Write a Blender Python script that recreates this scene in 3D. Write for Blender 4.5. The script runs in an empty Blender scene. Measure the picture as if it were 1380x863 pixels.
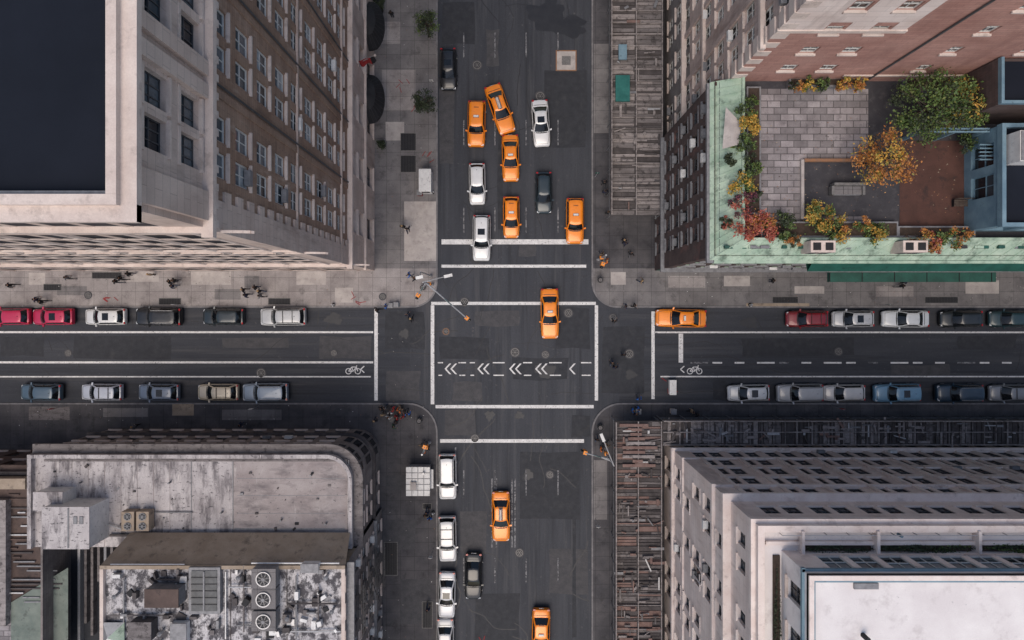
import bpy, math, random
from mathutils import Vector, Matrix
R=random.Random(11)
S=.08; HC=73.6
def X(p,k=1.0): return (p-690)*S/k
def Y(p,k=1.0): return (412-p)*S/k
def KH(h): return HC/(HC-h)
sc=bpy.context.scene
sc.view_settings.view_transform='Standard'; sc.view_settings.look='None'; sc.view_settings.exposure=0; sc.view_settings.gamma=1

# ---------------------------------------------------------------- materials
def M(name,c1,c2=None,scale=1.0,rough=.85,metal=0,bump=0,stain=None,vec=(1,1,1),grain=0,brick=None,wall=False,coat=0,detail=5,lo=.35,hi=.65,stain2=None,island=None,stain3=None,spec=None):
    m=bpy.data.materials.new(name); m.use_nodes=True; nt=m.node_tree; N=nt.nodes; L=nt.links
    b=N['Principled BSDF']; b.inputs['Roughness'].default_value=rough; b.inputs['Metallic'].default_value=metal
    if spec is not None: b.inputs['Specular IOR Level'].default_value=spec
    if coat: b.inputs['Coat Weight'].default_value=coat; b.inputs['Coat Roughness'].default_value=.08
    def C(c): return (c[0],c[1],c[2],1)
    if c2 is None and not brick and not stain and not island:
        b.inputs['Base Color'].default_value=C(c1); return m
    tc=N.new('ShaderNodeTexCoord'); src=tc.outputs['Object']
    def noise(sc_,vec=(1,1,1),det=detail,rg=.6,off=0):
        mp=N.new('ShaderNodeMapping'); mp.inputs['Scale'].default_value=vec; mp.inputs['Location'].default_value=(off,off*.7,off*.3)
        L.new(src,mp.inputs[0]); n=N.new('ShaderNodeTexNoise'); n.inputs['Scale'].default_value=sc_; n.inputs['Detail'].default_value=det; n.inputs['Roughness'].default_value=rg
        L.new(mp.outputs[0],n.inputs['Vector']); return n.outputs['Fac']
    def rng(o,a,b_,x=0,y=1):
        r=N.new('ShaderNodeMapRange'); r.inputs[1].default_value=a; r.inputs[2].default_value=b_; r.inputs[3].default_value=x; r.inputs[4].default_value=y; L.new(o,r.inputs[0]); return r.outputs[0]
    def mix(f,a,b_,mode='MIX'):
        x=N.new('ShaderNodeMix'); x.data_type='RGBA'; x.blend_type=mode
        if isinstance(f,float): x.inputs[0].default_value=f
        else: L.new(f,x.inputs[0])
        for i,v in ((6,a),(7,b_)):
            if isinstance(v,tuple): x.inputs[i].default_value=C(v)
            else: L.new(v,x.inputs[i])
        return x.outputs[2]
    if c2 is None: c2=c1
    if island:
        g=N.new('ShaderNodeNewGeometry'); r=N.new('ShaderNodeValToRGB'); L.new(g.outputs['Random Per Island'],r.inputs[0])
        els=r.color_ramp.elements
        els[0].color=C(island[0]); els[1].color=C(island[-1])
        for i,c in enumerate(island[1:-1]):
            e=els.new((i+1)/(len(island)-1)); e.color=C(c)
        col=r.outputs[0]
    else:
        col=mix(rng(noise(scale,vec),lo,hi),tuple(c1),tuple(c2))
    if brick:
        bw,bh,mort,var,dark=brick
        bt=N.new('ShaderNodeTexBrick'); 
        if wall:
            sp=N.new('ShaderNodeSeparateXYZ'); L.new(src,sp.inputs[0]); ad=N.new('ShaderNodeMath'); L.new(sp.outputs[0],ad.inputs[0]); L.new(sp.outputs[1],ad.inputs[1])
            cb=N.new('ShaderNodeCombineXYZ'); L.new(ad.outputs[0],cb.inputs[0]); L.new(sp.outputs[2],cb.inputs[1]); L.new(cb.outputs[0],bt.inputs['Vector']); bt.offset=.5
        else:
            L.new(src,bt.inputs['Vector']); bt.offset=0 if wall is False else .5
        bt.inputs['Scale'].default_value=1; bt.inputs['Brick Width'].default_value=bw; bt.inputs['Row Height'].default_value=bh; bt.inputs['Mortar Size'].default_value=mort; bt.inputs['Mortar Smooth'].default_value=.3
        bt.inputs['Color1'].default_value=(1-var,1-var,1-var,1); bt.inputs['Color2'].default_value=(1+var*.5,1+var*.5,1+var*.5,1); bt.inputs['Mortar'].default_value=(dark,dark,dark,1)
        col=mix(1.0,col,bt.outputs['Color'],'MULTIPLY')
    if grain:
        g=rng(noise(14,det=3,rg=.8,off=3),.25,.75,1-grain,1+grain)
        cg=N.new('ShaderNodeCombineXYZ')
        for i in range(3): L.new(g,cg.inputs[i])
        col=mix(1.0,col,cg.outputs[0],'MULTIPLY')
    for st,of in ((stain,7),(stain2,19),(stain3,31)):
        if st:
            sc_,a,b_,c,vv=st
            col=mix(rng(noise(sc_,vv,6,.7,of),a,b_),col,tuple(c))
    L.new(col,b.inputs['Base Color'])
    if bump:
        bp=N.new('ShaderNodeBump'); bp.inputs['Strength'].default_value=bump; bp.inputs['Distance'].default_value=.02
        L.new(noise(9,det=4),bp.inputs['Height']); L.new(bp.outputs[0],b.inputs['Normal'])
    return m
V1=(1,1,1)
m_asph=M('asphalt_avenue',(.030,.033,.042),(.050,.053,.063),.5,.8,vec=(1,.12,1),grain=.32,bump=.3,stain=(1.0,.52,.72,(.020,.022,.028),(1.7,.035,1)),stain2=(2.4,.62,.72,(.092,.088,.090),V1),stain3=(1.0,.54,.74,(.074,.074,.080),(1.1,.05,1)))
m_asph2=M('asphalt_street',(.026,.029,.038),(.044,.047,.057),.5,.8,vec=(.12,1,1),grain=.32,bump=.3,stain=(1.0,.52,.72,(.018,.020,.026),(.035,1.7,1)),stain2=(2.4,.62,.72,(.082,.079,.082),V1),stain3=(1.0,.54,.74,(.066,.066,.072),(.05,1.1,1)))
m_patchA=M('asphalt_patch_dark',(.020,.022,.028),(.031,.033,.040),1.5,.8,grain=.28,stain=(1.2,.55,.75,(.045,.045,.05),V1))
m_patchB=M('asphalt_patch_light',(.050,.050,.055),(.072,.070,.075),1.5,.85,grain=.3,stain=(1.2,.55,.75,(.037,.037,.043),V1))
m_seal=M('crack_sealant',(.010,.010,.013),(.016,.016,.02),2,.5)
m_oil=M('oil_stain',(.012,.013,.018),(.020,.021,.026),1,.5)
m_ground=M('ground_mat',(.04,.04,.045),(.06,.06,.06),.1)
m_paint=M('road_paint',(.74,.73,.72),(.56,.55,.55),2,.7,grain=.14,stain=(6,.57,.64,(.16,.16,.17),V1))
m_paintw=M('road_paint_worn',(.28,.28,.29),(.15,.15,.16),2.5,.75,stain=(4,.46,.55,(.05,.05,.058),V1))
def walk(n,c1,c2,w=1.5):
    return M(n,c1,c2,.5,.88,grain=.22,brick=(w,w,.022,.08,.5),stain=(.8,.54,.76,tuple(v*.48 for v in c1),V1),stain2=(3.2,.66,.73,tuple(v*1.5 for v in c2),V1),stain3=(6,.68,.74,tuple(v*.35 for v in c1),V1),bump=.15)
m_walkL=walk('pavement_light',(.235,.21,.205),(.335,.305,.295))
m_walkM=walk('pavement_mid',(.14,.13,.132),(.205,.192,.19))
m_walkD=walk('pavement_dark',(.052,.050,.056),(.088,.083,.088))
m_slab=M('concrete_slab_light',(.34,.305,.29),(.45,.41,.385),1,.85,grain=.14,stain=(1.2,.55,.75,(.22,.2,.19),V1))
m_curb=M('granite_kerb',(.13,.125,.13),(.21,.20,.205),2,.8,grain=.2)
m_iron=M('cast_iron',(.03,.03,.034),(.06,.058,.06),8,.6,.3)
m_ironL=M('worn_iron',(.12,.115,.11),(.2,.19,.185),6,.6,.2)
m_rust=M('rusty_frame',(.28,.13,.06),(.2,.12,.08),3,.8)
m_stone=M('limestone',(.50,.39,.335),(.62,.505,.44),.35,.85,wall=True,brick=(1.5,.62,.02,.08,.72),grain=.1,stain=(.5,.52,.78,(.27,.205,.175),(1,1,.22)))
m_trim=M('stone_trim',(.54,.44,.39),(.66,.56,.50),.8,.85,grain=.1,stain=(1,.55,.75,(.31,.25,.22),V1))
m_brown=M('brown_brick',(.265,.165,.115),(.36,.24,.175),.4,.9,wall=True,brick=(.9,.3,.02,.14,.68),grain=.16,stain=(.45,.53,.78,(.14,.09,.068),(1,1,.3)),stain2=(.6,.58,.74,(.47,.36,.29),(1,1,.2)))
m_pink=M('pink_brick',(.36,.185,.15),(.46,.26,.215),.35,.9,wall=True,brick=(1.1,.3,.02,.12,.72),grain=.14,stain=(.4,.55,.78,(.23,.115,.095),(1,1,.3)))
m_cream=M('cream_stone',(.66,.54,.49),(.78,.67,.62),.4,.85,wall=True,brick=(1.8,.7,.02,.06,.75),grain=.08,stain=(.6,.54,.78,(.38,.30,.27),(1,1,.2)))
m_ctrim=M('cream_stone_trim',(.68,.57,.52),(.78,.69,.64),.8,.85,grain=.1,stain=(1,.55,.75,(.40,.33,.30),V1))
m_dkbrick=M('dark_brick',(.062,.042,.040),(.11,.076,.07),.5,.9,wall=True,brick=(.9,.3,.02,.12,.7),grain=.15,stain=(.7,.55,.7,(.17,.08,.07),(1,1,.4)))
m_grbrick=M('grey_brick',(.16,.14,.135),(.25,.22,.21),.5,.9,wall=True,brick=(.9,.3,.02,.12,.7),grain=.15,stain=(.7,.55,.7,(.08,.068,.065),(1,1,.3)))
m_membr=M('roof_membrane_dark',(.0065,.009,.016),(.010,.013,.022),.25,.8,grain=.08,spec=.2)
m_roofW=M('roof_weathered',(.35,.32,.32),(.51,.475,.47),.6,.85,vec=(1,.5,1),grain=.2,stain=(.9,.47,.62,(.15,.135,.14),(1,.3,1)),stain2=(4,.57,.64,(.085,.078,.084),(.5,1,1)),stain3=(1.6,.6,.7,(.55,.51,.49),(2.5,.3,1)),detail=8)
m_roofP=M('roof_pinkish',(.275,.235,.23),(.37,.33,.32),.6,.85,grain=.16,stain=(.7,.5,.68,(.16,.14,.142),(.4,1,1)),stain2=(3,.60,.68,(.09,.082,.085),V1),stain3=(1.2,.62,.7,(.45,.41,.395),(2,.4,1)),detail=8)
m_roofM=M('roof_mottled',(.42,.40,.405),(.58,.56,.56),.8,.85,grain=.25,stain=(1.1,.46,.55,(.07,.065,.072),(1,.8,1)),stain2=(5,.55,.61,(.19,.18,.185),V1),stain3=(2,.6,.66,(.04,.038,.042),(3,.4,1)),detail=9)
m_roofC=M('roof_white_coat',(.66,.61,.60),(.76,.72,.70),.4,.8,grain=.07,stain=(.5,.53,.75,(.48,.43,.42),V1),stain2=(2.2,.66,.72,(.22,.21,.21),V1))
m_roofB=M('roof_brown',(.065,.044,.038),(.11,.075,.064),.5,.85,grain=.2,stain=(1,.55,.7,(.03,.024,.024),V1))
m_roofT=M('roof_tan',(.27,.21,.155),(.36,.29,.225),.6,.85,grain=.15,stain=(1.2,.55,.7,(.15,.12,.095),V1))
m_copper=M('green_copper',(.27,.38,.29),(.44,.54,.43),.7,.7,grain=.14,stain=(1.3,.51,.68,(.12,.17,.13),(1,1,.4)),stain2=(3,.62,.70,(.54,.55,.47),V1))
m_dkgreen=M('dark_green_paint',(.010,.065,.048),(.016,.10,.076),1,.6,grain=.15,stain=(2,.58,.74,(.008,.025,.022),V1))
m_bluegr=M('blue_grey_paint',(.11,.19,.25),(.17,.27,.33),1,.6,grain=.1,stain=(2,.6,.75,(.07,.11,.14),V1))
m_tile=M('terrace_paving',(.20,.18,.185),(.30,.275,.28),.8,.85,brick=(1.0,.5,.035,.38,.33),grain=.2,wall=None,stain=(1.2,.56,.72,(.11,.10,.105),V1))
m_tdark=M('terrace_dark',(.030,.029,.035),(.046,.044,.050),1,.8,grain=.2,stain=(1.5,.55,.7,(.07,.066,.07),V1))
m_tbrown=M('terrace_brown',(.055,.024,.018),(.085,.037,.028),.7,.85,grain=.2,stain=(1,.55,.7,(.028,.016,.015),V1))
m_plankA=M('plank_pale',(.21,.185,.18),(.33,.295,.285),1.6,.9,vec=(.4,2,1),grain=.3,stain=(2,.52,.66,(.08,.07,.07),V1))
m_plankB=M('plank_grey',(.125,.11,.108),(.20,.18,.177),1.6,.9,vec=(.4,2,1),grain=.3,stain=(2,.52,.66,(.048,.042,.042),V1))
m_plankC=M('plank_dark',(.055,.048,.048),(.095,.083,.082),1.6,.9,grain=.25)
m_plankR=M('plank_reddish',(.16,.098,.085),(.23,.155,.135),1.5,.9,grain=.25)
m_steel=M('galvanised_steel',(.36,.36,.37),(.48,.48,.49),5,.45,.4)
m_white=M('white_metal',(.60,.59,.58),(.72,.71,.69),2,.5,grain=.06,stain=(3,.57,.7,(.3,.29,.28),V1))
m_grey=M('grey_metal',(.16,.16,.17),(.24,.24,.25),3,.6,.2,grain=.12)
m_black=M('black_canvas',(.008,.008,.010),(.014,.014,.017),2,.75)
m_sky=M('skylight_glazing',(.045,.05,.055),(.085,.09,.095),2,.5,grain=.15)
m_tyre=M('tyre_rubber',(.014,.014,.015),rough=.9)
m_trimb=M('car_black_trim',(.012,.012,.014),rough=.5)
m_chrome=M('alloy_rim',(.4,.4,.42),rough=.3,metal=.9)
m_cglass=M('car_glass',(.006,.008,.011),rough=.06)
m_head=M('headlight_lens',(.6,.62,.65),rough=.1)
m_tail=M('taillight_lens',(.35,.01,.01),rough=.15)
m_sigy=M('signal_yellow',(.80,.26,.02),rough=.5)
m_red=M('red_cloth',(.35,.02,.02),(.22,.015,.02),2)
m_teal=M('teal_sheet',(.015,.11,.10),(.03,.16,.145),1.5,grain=.2)
panes=[M('glass_dark',(.010,.013,.018),rough=.06),M('glass_slate',(.04,.058,.072),rough=.08),M('glass_blinds',(.26,.29,.31),(.38,.39,.40),3,.25),M('glass_curtain',(.13,.15,.17),(.075,.09,.105),3,.15)]
m_gm=M('glass_unlit',(.012,.012,.017),rough=.5,spec=.08); m_gm2=M('glass_unlit_dusty',(.03,.03,.038),rough=.6,spec=.1)
panesD=[panes[0],panes[0],panes[1],M('glass_warm',(.055,.03,.025),(.02,.015,.015),1,.1)]
panesA=[panes[1],panes[1],panes[2],panes[3],panes[0],panes[3]]
m_frame=M('window_frame_pale',(.52,.51,.49),(.62,.61,.58),3,.6)
m_framed=M('window_frame_dark',(.05,.05,.055),(.08,.08,.085),3,.6)
m_bark=M('bark',(.05,.035,.028),(.09,.07,.055),6,.9)
m_soil=M('soil',(.035,.025,.018),(.06,.04,.03),4,.95)

# ---------------------------------------------------------------- builders
class MB:
    def __init__(s): s.v=[];s.f=[];s.m=[];s.mats=[]
    def mi(s,mat):
        if mat not in s.mats: s.mats.append(mat)
        return s.mats.index(mat)
    def face(s,pts,mat):
        n=len(s.v); s.v.extend([tuple(p) for p in pts]); s.f.append(tuple(range(n,n+len(pts)))); s.m.append(s.mi(mat))
    def hexa(s,p,mat):
        n=len(s.v); s.v.extend([tuple(q) for q in p]); i=s.mi(mat)
        for f in ((0,3,2,1),(4,5,6,7),(0,1,5,4),(1,2,6,5),(2,3,7,6),(3,0,4,7)):
            s.f.append(tuple(n+a for a in f)); s.m.append(i)
    def box(s,x0,x1,y0,y1,z0,z1,mat,ang=0):
        if x0>x1:x0,x1=x1,x0
        if y0>y1:y0,y1=y1,y0
        P=[(x0,y0,z0),(x1,y0,z0),(x1,y1,z0),(x0,y1,z0),(x0,y0,z1),(x1,y0,z1),(x1,y1,z1),(x0,y1,z1)]
        if ang:
            cx=(x0+x1)/2;cy=(y0+y1)/2;c=math.cos(ang);d=math.sin(ang)
            P=[(cx+(a-cx)*c-(b-cy)*d,cy+(a-cx)*d+(b-cy)*c,z) for a,b,z in P]
        s.hexa(P,mat)
    def tube(s,p,q,r,mat,n=8,r2=None,cap=True):
        p=Vector(p);q=Vector(q);r2=r if r2 is None else r2
        d=(q-p).normalized(); a=d.orthogonal().normalized(); b=d.cross(a); i=s.mi(mat); k=len(s.v)
        for t in range(n):
            an=2*math.pi*t/n; o=a*math.cos(an)+b*math.sin(an)
            s.v.append(tuple(p+o*r)); s.v.append(tuple(q+o*r2))
        for t in range(n):
            u=(t+1)%n; s.f.append((k+2*t,k+2*u,k+2*u+1,k+2*t+1)); s.m.append(i)
        if cap:
            s.f.append(tuple(k+2*t for t in range(n))[::-1]); s.m.append(i)
            s.f.append(tuple(k+2*t+1 for t in range(n))); s.m.append(i)
    def disc(s,x,y,z,r,mat,n=24):
        s.face([(x+r*math.cos(2*math.pi*t/n),y+r*math.sin(2*math.pi*t/n),z) for t in range(n)],mat)
    def obj(s,name,parent=None,smooth=False,loc=None):
        me=bpy.data.meshes.new(name)
        o=parent.location if parent and loc is None else Vector((0,0,0))
        me.from_pydata([(a-o[0],b-o[1],c-o[2]) for a,b,c in s.v],[],s.f)
        for m in s.mats: me.materials.append(m)
        me.polygons.foreach_set('material_index',s.m)
        if smooth: me.polygons.foreach_set('use_smooth',[True]*len(s.f))
        me.update(); ob=bpy.data.objects.new(name,me); sc.collection.objects.link(ob)
        if parent: ob.parent=parent
        return ob
def empty(name,loc=(0,0,0),rz=0):
    e=bpy.data.objects.new(name,None); e.location=loc; e.rotation_euler=(0,0,rz); e.empty_display_size=.5; sc.collection.objects.link(e); return e

class Fac:
    def __init__(s,mb,p0,p1):
        s.mb=mb; s.p=Vector((p0[0],p0[1],0)); d=Vector((p1[0]-p0[0],p1[1]-p0[1],0)); s.U=d.length; s.d=d.normalized(); s.n=Vector((s.d.y,-s.d.x,0))
    def pt(s,u,v,o=0):
        q=s.p+s.d*u+s.n*o; return (q.x,q.y,v)
    def quad(s,u0,u1,v0,v1,o,mat): s.mb.face([s.pt(u0,v0,o),s.pt(u1,v0,o),s.pt(u1,v1,o),s.pt(u0,v1,o)],mat)
    def ob(s,u0,u1,v0,v1,o0,o1,mat):
        s.mb.hexa([s.pt(u0,v0,o1),s.pt(u1,v0,o1),s.pt(u1,v0,o0),s.pt(u0,v0,o0),s.pt(u0,v1,o1),s.pt(u1,v1,o1),s.pt(u1,v1,o0),s.pt(u0,v1,o0)],mat)
    def wall(s,z0,z1,cols,rows,wallm,depth=.28,pn=panes,frame=m_frame,sill=m_trim,ac=.08,lintel=None,skip=None,vm=1,hood=0,sp=.14,ft=.06,fp=.06):
        cols=[c for c in cols if c[0]>.05 and c[1]<s.U-.05]
        us=sorted(set([0,s.U]+[a for c in cols for a in c])); vs=sorted(set([z0,z1]+[a for c in rows for a in c]))
        cs=set(c[0] for c in cols); rs=set(r[0] for r in rows)
        for j in range(len(vs)-1):
            v0,v1=vs[j],vs[j+1]; run=None
            for i in range(len(us)-1):
                u0,u1=us[i],us[i+1]
                if u0 in cs and v0 in rs and not (skip and skip(u0,v0)):
                    if run is not None: s.quad(run,u0,v0,v1,0,wallm(v0) if callable(wallm) else wallm); run=None
                    D=-depth; w=wallm(v0) if callable(wallm) else wallm; mb=s.mb
                    mb.face([s.pt(u0,v0,0),s.pt(u1,v0,0),s.pt(u1,v0,D),s.pt(u0,v0,D)],w)
                    mb.face([s.pt(u0,v1,D),s.pt(u1,v1,D),s.pt(u1,v1,0),s.pt(u0,v1,0)],w)
                    mb.face([s.pt(u0,v0,D),s.pt(u0,v1,D),s.pt(u0,v1,0),s.pt(u0,v0,0)],w)
                    mb.face([s.pt(u1,v0,0),s.pt(u1,v1,0),s.pt(u1,v1,D),s.pt(u1,v0,D)],w)
                    vmid=(v0+v1)/2+R.uniform(-.1,.1)
                    s.quad(u0,u1,v0,vmid,D,R.choice(pn)); s.quad(u0,u1,vmid,v1,D,R.choice(pn))
                    f=ft
                    for a,b,c,e in ((u0,u0+f,v0+f,v1-f),(u1-f,u1,v0+f,v1-f),(u0,u1,v0,v0+f),(u0,u1,v1-f,v1),(u0+f,u1-f,vmid-.035,vmid+.035)):
                        s.ob(a+.002,b-.002,c+.002,e-.002,D-.02,D+fp,frame)
                    for q in range(vm):
                        uu=u0+(u1-u0)*(q+1)/(vm+1); s.ob(uu-.025,uu+.025,v0+ft+.01,v1-ft-.01,D-.02,D+fp-.01,frame)
                    if sill: s.ob(u0-.12,u1+.12,v0-.14,v0+.008,-.05,sp,sill)
                    if lintel: s.ob(u0-.15,u1+.15,v1-.008,v1+.22,-.05,.05+hood,lintel)
                    if ac and R.random()<ac: s.ob(u0+.22,u1-.22,v0+.01,v0+.4,D+.07,.22,R.choice([m_white,m_grey,m_grey]))
                else:
                    if run is None: run=u0
            if run is not None: s.quad(run,s.U,v0,v1,0,wallm(v0) if callable(wallm) else wallm)
def flatroof(mb,x0,x1,y0,y1,z,mat): mb.face([(x0,y0,z),(x1,y0,z),(x1,y1,z),(x0,y1,z)],mat)
def parapet(mb,x0,x1,y0,y1,z0,z1,w,mat):
    mb.box(x0,x0+w,y0,y1,z0,z1,mat); mb.box(x1-w,x1,y0,y1,z0,z1,mat)
    mb.box(x0+w,x1-w,y0,y0+w,z0,z1,mat); mb.box(x0+w,x1-w,y1-w,y1,z0,z1,mat)

# ---------------------------------------------------------------- ground, roads
g=MB(); g.face([(-1500,-1500,0),(1500,-1500,0),(1500,1500,0),(-1500,1500,0)],m_ground); g.obj('ground')
xl,xr=X(590),X(797); yt,yb=Y(415),Y(543)
g=MB(); g.face([(xl-3,-300,.004),(xr+3,-300,.004),(xr+3,300,.004),(xl-3,300,.004)],m_asph); g.obj('avenue_road')
g=MB()
for a,b in ((-300,xl-3.02),(xr+3.02,300)): g.face([(a,yb-.5,.004),(b,yb-.5,.004),(b,yt+.5,.004),(a,yt+.5,.004)],m_asph2)
g.obj('cross_street_road')
rp=empty('road_repair_patches')
g=MB(); zz=.008
def patch(x0,x1,y0,y1,m):
    global zz
    zz+=.0003; j=lambda:R.uniform(-.12,.12)
    P=[(X(x0)+j(),Y(y1)+j()),(X((x0+x1)/2),Y(y1)+j()),(X(x1)+j(),Y(y1)+j()),(X(x1)+j(),Y((y0+y1)/2)),(X(x1)+j(),Y(y0)+j()),(X((x0+x1)/2),Y(y0)+j()),(X(x0)+j(),Y(y0)+j()),(X(x0)+j(),Y((y0+y1)/2))]
    g.face([(a,b,zz) for a,b in P],m)
A_,B_=m_patchA,m_patchB
for q in [(596,640,3,60,A_),(735,790,95,200,A_),(700,722,330,345,B_),(592,660,455,485,A_),(690,765,482,512,A_),(750,795,415,470,A_),(610,650,515,540,B_),(520,572,420,470,A_),(812,868,440,530,A_),(640,700,420,440,B_),(100,230,452,484,A_),(300,390,455,470,B_),(1000,1150,455,480,A_),(1200,1280,492,506,B_),(700,780,610,700,A_),(620,655,690,745,B_),(740,792,740,800,B_),(640,700,800,863,A_),(230,280,512,520,B_),(960,1000,510,540,A_),(1290,1370,452,470,A_),(0,60,455,480,A_),(592,612,120,220,B_),(655,672,40,90,B_),(770,795,560,590,A_),(600,640,552,588,B_),(671,679,180,310,A_),(771,776,610,860,A_),(430,500,454,484,B_),(520,566,500,540,B_)]: patch(*q)
g.obj('patches',rp)
g=MB()
for i in range(95):
    if i%2: x,y=R.uniform(xl+1,xr-1),R.uniform(-38,35); d=Vector((R.gauss(0,.25),1,0))
    else: x,y=R.uniform(-56,56),R.uniform(yb+1,yt-1); d=Vector((1,R.gauss(0,.25),0))
    if R.random()<.3: d=Vector((d.y,d.x,0))
    p=Vector((x,y,0)); w=R.uniform(.015,.04)
    for k in range(R.randint(5,16)):
        d=(d+Vector((R.gauss(0,.18),R.gauss(0,.18),0))).normalized(); q=p+d*.5
        if abs(q.y-(yt+yb)/2)>4.8 and not(xl+.2<q.x<xr-.2): break
        s_=Vector((-d.y,d.x,0))*w; z=Vector((0,0,.0195+i*.00002))
        g.face([tuple(p-s_+z),tuple(q-s_+z),tuple(q+s_+z),tuple(p+s_+z)],m_seal); p=q
g.obj('sealed_cracks',rp)
g=MB(); zs=.0215
for cx,cy,r,sx in ((735,22,1.5,1.3),(765,36,1.1,1.9),(742,5,1.0,.6),(735,500,.7,1.6),(712,640,.6,.8),(660,560,.5,1),(450,430,.6,1.5),(1010,435,.6,1.5),(640,352,.5,.9),(700,560,.4,1.2),(850,505,.5,1.2),(545,450,.5,1)):
    P=[]; zs+=.0003
    for t in range(28):
        a=2*math.pi*t/28; rr=r*(1+.18*math.sin(3*a+cx)+.12*math.sin(7*a+cy)+R.uniform(-.06,.06)); P.append((X(cx)+rr*sx*math.cos(a),Y(cy)+rr*math.sin(a),zs))
    g.face(P,m_oil)
g.obj('oil_spill',rp)

def arc(cx,cy,r,a0,a1,n=10): return [(cx+r*math.cos(math.radians(a0+(a1-a0)*i/n)),cy+r*math.sin(math.radians(a0+(a1-a0)*i/n))) for i in range(n+1)]
F=3200
def pave(name,pts,mat,z=.13):
    g=MB(); P=[(X(a),Y(b)) for a,b in pts]
    ar=sum(P[i][0]*P[(i+1)%len(P)][1]-P[(i+1)%len(P)][0]*P[i][1] for i in range(len(P)))
    if ar<0: P=P[::-1]
    g.face([(a,b,z) for a,b in P],mat); g.obj(name)
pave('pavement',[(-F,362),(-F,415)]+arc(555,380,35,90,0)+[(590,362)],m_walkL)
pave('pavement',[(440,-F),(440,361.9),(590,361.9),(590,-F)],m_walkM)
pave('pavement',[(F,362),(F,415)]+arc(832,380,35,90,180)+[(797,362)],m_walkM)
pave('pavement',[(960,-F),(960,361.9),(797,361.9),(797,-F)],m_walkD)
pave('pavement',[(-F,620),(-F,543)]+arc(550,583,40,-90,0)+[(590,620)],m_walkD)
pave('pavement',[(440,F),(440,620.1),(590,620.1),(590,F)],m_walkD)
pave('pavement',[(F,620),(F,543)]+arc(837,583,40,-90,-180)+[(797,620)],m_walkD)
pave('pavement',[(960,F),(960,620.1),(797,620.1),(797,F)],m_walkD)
def kerb(pts,side):
    g=MB(); P=[Vector((X(a),Y(b),0)) for a,b in pts]; w=.17*side; off=[]
    for i,p in enumerate(P):
        d=(P[min(i+1,len(P)-1)]-P[max(i-1,0)]).normalized(); off.append(p+Vector((-d.y,d.x,0))*w)
    for i in range(len(P)-1):
        a,b,c,d=P[i],P[i+1],off[i+1],off[i]
        top=[(q.x,q.y,.137) for q in (a,b,c,d)]
        if side<0: top=top[::-1]
        g.face(top,m_curb)
        g.face([(a.x,a.y,0),(b.x,b.y,0),(b.x,b.y,.137),(a.x,a.y,.137)],m_curb)
    g.obj('kerb')
kerb([(-F,415)]+arc(555,380,35,90,0)+[(590,-F)],1)
kerb([(F,415)]+arc(832,380,35,90,180)+[(797,-F)],-1)
kerb([(-F,543)]+arc(550,583,40,-90,0)+[(590,F)],-1)
kerb([(F,543)]+arc(837,583,40,-90,-180)+[(797,F)],1)

g=MB(); zs=.134
for x0,x1,y0,y1,m in [(545,589,272,352,m_slab),(823,843,367,384,m_slab),(258,312,366,384,m_slab),(40,62,368,384,m_slab),(78,118,386,398,m_walkM),(170,215,366,380,m_slab),(330,350,372,388,m_walkM),(400,440,366,384,m_slab),(452,476,388,408,m_slab),(512,540,30,60,m_walkL),(1070,1110,386,396,m_slab),(1180,1230,386,400,m_walkL),(900,950,372,388,m_walkL),(1300,1345,378,396,m_slab),(40,95,548,566,m_plankB),(140,200,550,562,m_walkM),(300,380,552,566,m_walkM),(420,470,550,560,m_patchB),(233,262,544.5,560,m_roofT),(515,560,700,740,m_patchB),(520,575,640,660,m_patchB),(540,580,780,840,m_patchB),(800,818,620,700,m_walkM),(800,820,60,180,m_walkM),(515,560,95,150,m_walkL),(1005,1090,409,413,m_roofT),(520,545,165,190,m_slab),(975,1010,372,386,m_slab),(290,325,390,404,m_walkM)]:
    zs+=.0004; g.face([(X(x0),Y(y1),zs),(X(x1),Y(y1),zs),(X(x1),Y(y0),zs),(X(x0),Y(y0),zs)],m)
g.obj('pavement_slabs')
g=MB()
for i in range(420):
    if i%4==0: x,y=R.uniform(-55,-8.2),R.uniform(Y(414),Y(367))
    elif i%4==1: x,y=R.uniform(16,55),R.uniform(Y(414),Y(367))
    elif i%4==2: x,y=R.uniform(X(508),X(588)),R.uniform(-36,33)
    else: x,y=R.uniform(-55,-9),R.uniform(Y(575),Y(545))
    s_=R.uniform(.03,.08); a=R.uniform(0,3); dx,dy=math.cos(a)*s_,math.sin(a)*s_; z=.162+i*.00002
    g.face([(x-dx,y-dy,z),(x+dy*.5,y-dx*.5,z),(x+dx,y+dy,z),(x-dy*.5,y+dx*.5,z)],R.choice([m_black,m_iron,m_iron,m_slab,m_white,m_rust]))
g.obj('litter')
def grate(x0,x1,y0,y1,name='pavement_grating'):
    e=empty(name,(X((x0+x1)/2),Y((y0+y1)/2),.16)); g=MB()
    a,b,c,d=X(x0),X(x1),Y(y1),Y(y0)
    g.face([(a,c,.155),(b,c,.155),(b,d,.155),(a,d,.155)],m_black)
    parapet(g,a,b,c,d,.15,.175,.05,m_ironL)
    n=int((b-a)/.16)
    for i in range(1,n): x=a+(b-a)*i/n; g.box(x-.02,x+.02,c+.05,d-.05,.156,.17,m_iron)
    g.obj('bars',e)
for a in((540,561,180,204),(540,561,210,233),(569,583,810,846),(125,165,367,376),(1040,1075,400,409),(60,84,383,392),(215,245,402,411),(362,392,402,411),(1245,1290,400,409),(570,582,678,686),(518,536,730,775)): grate(*a)
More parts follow.
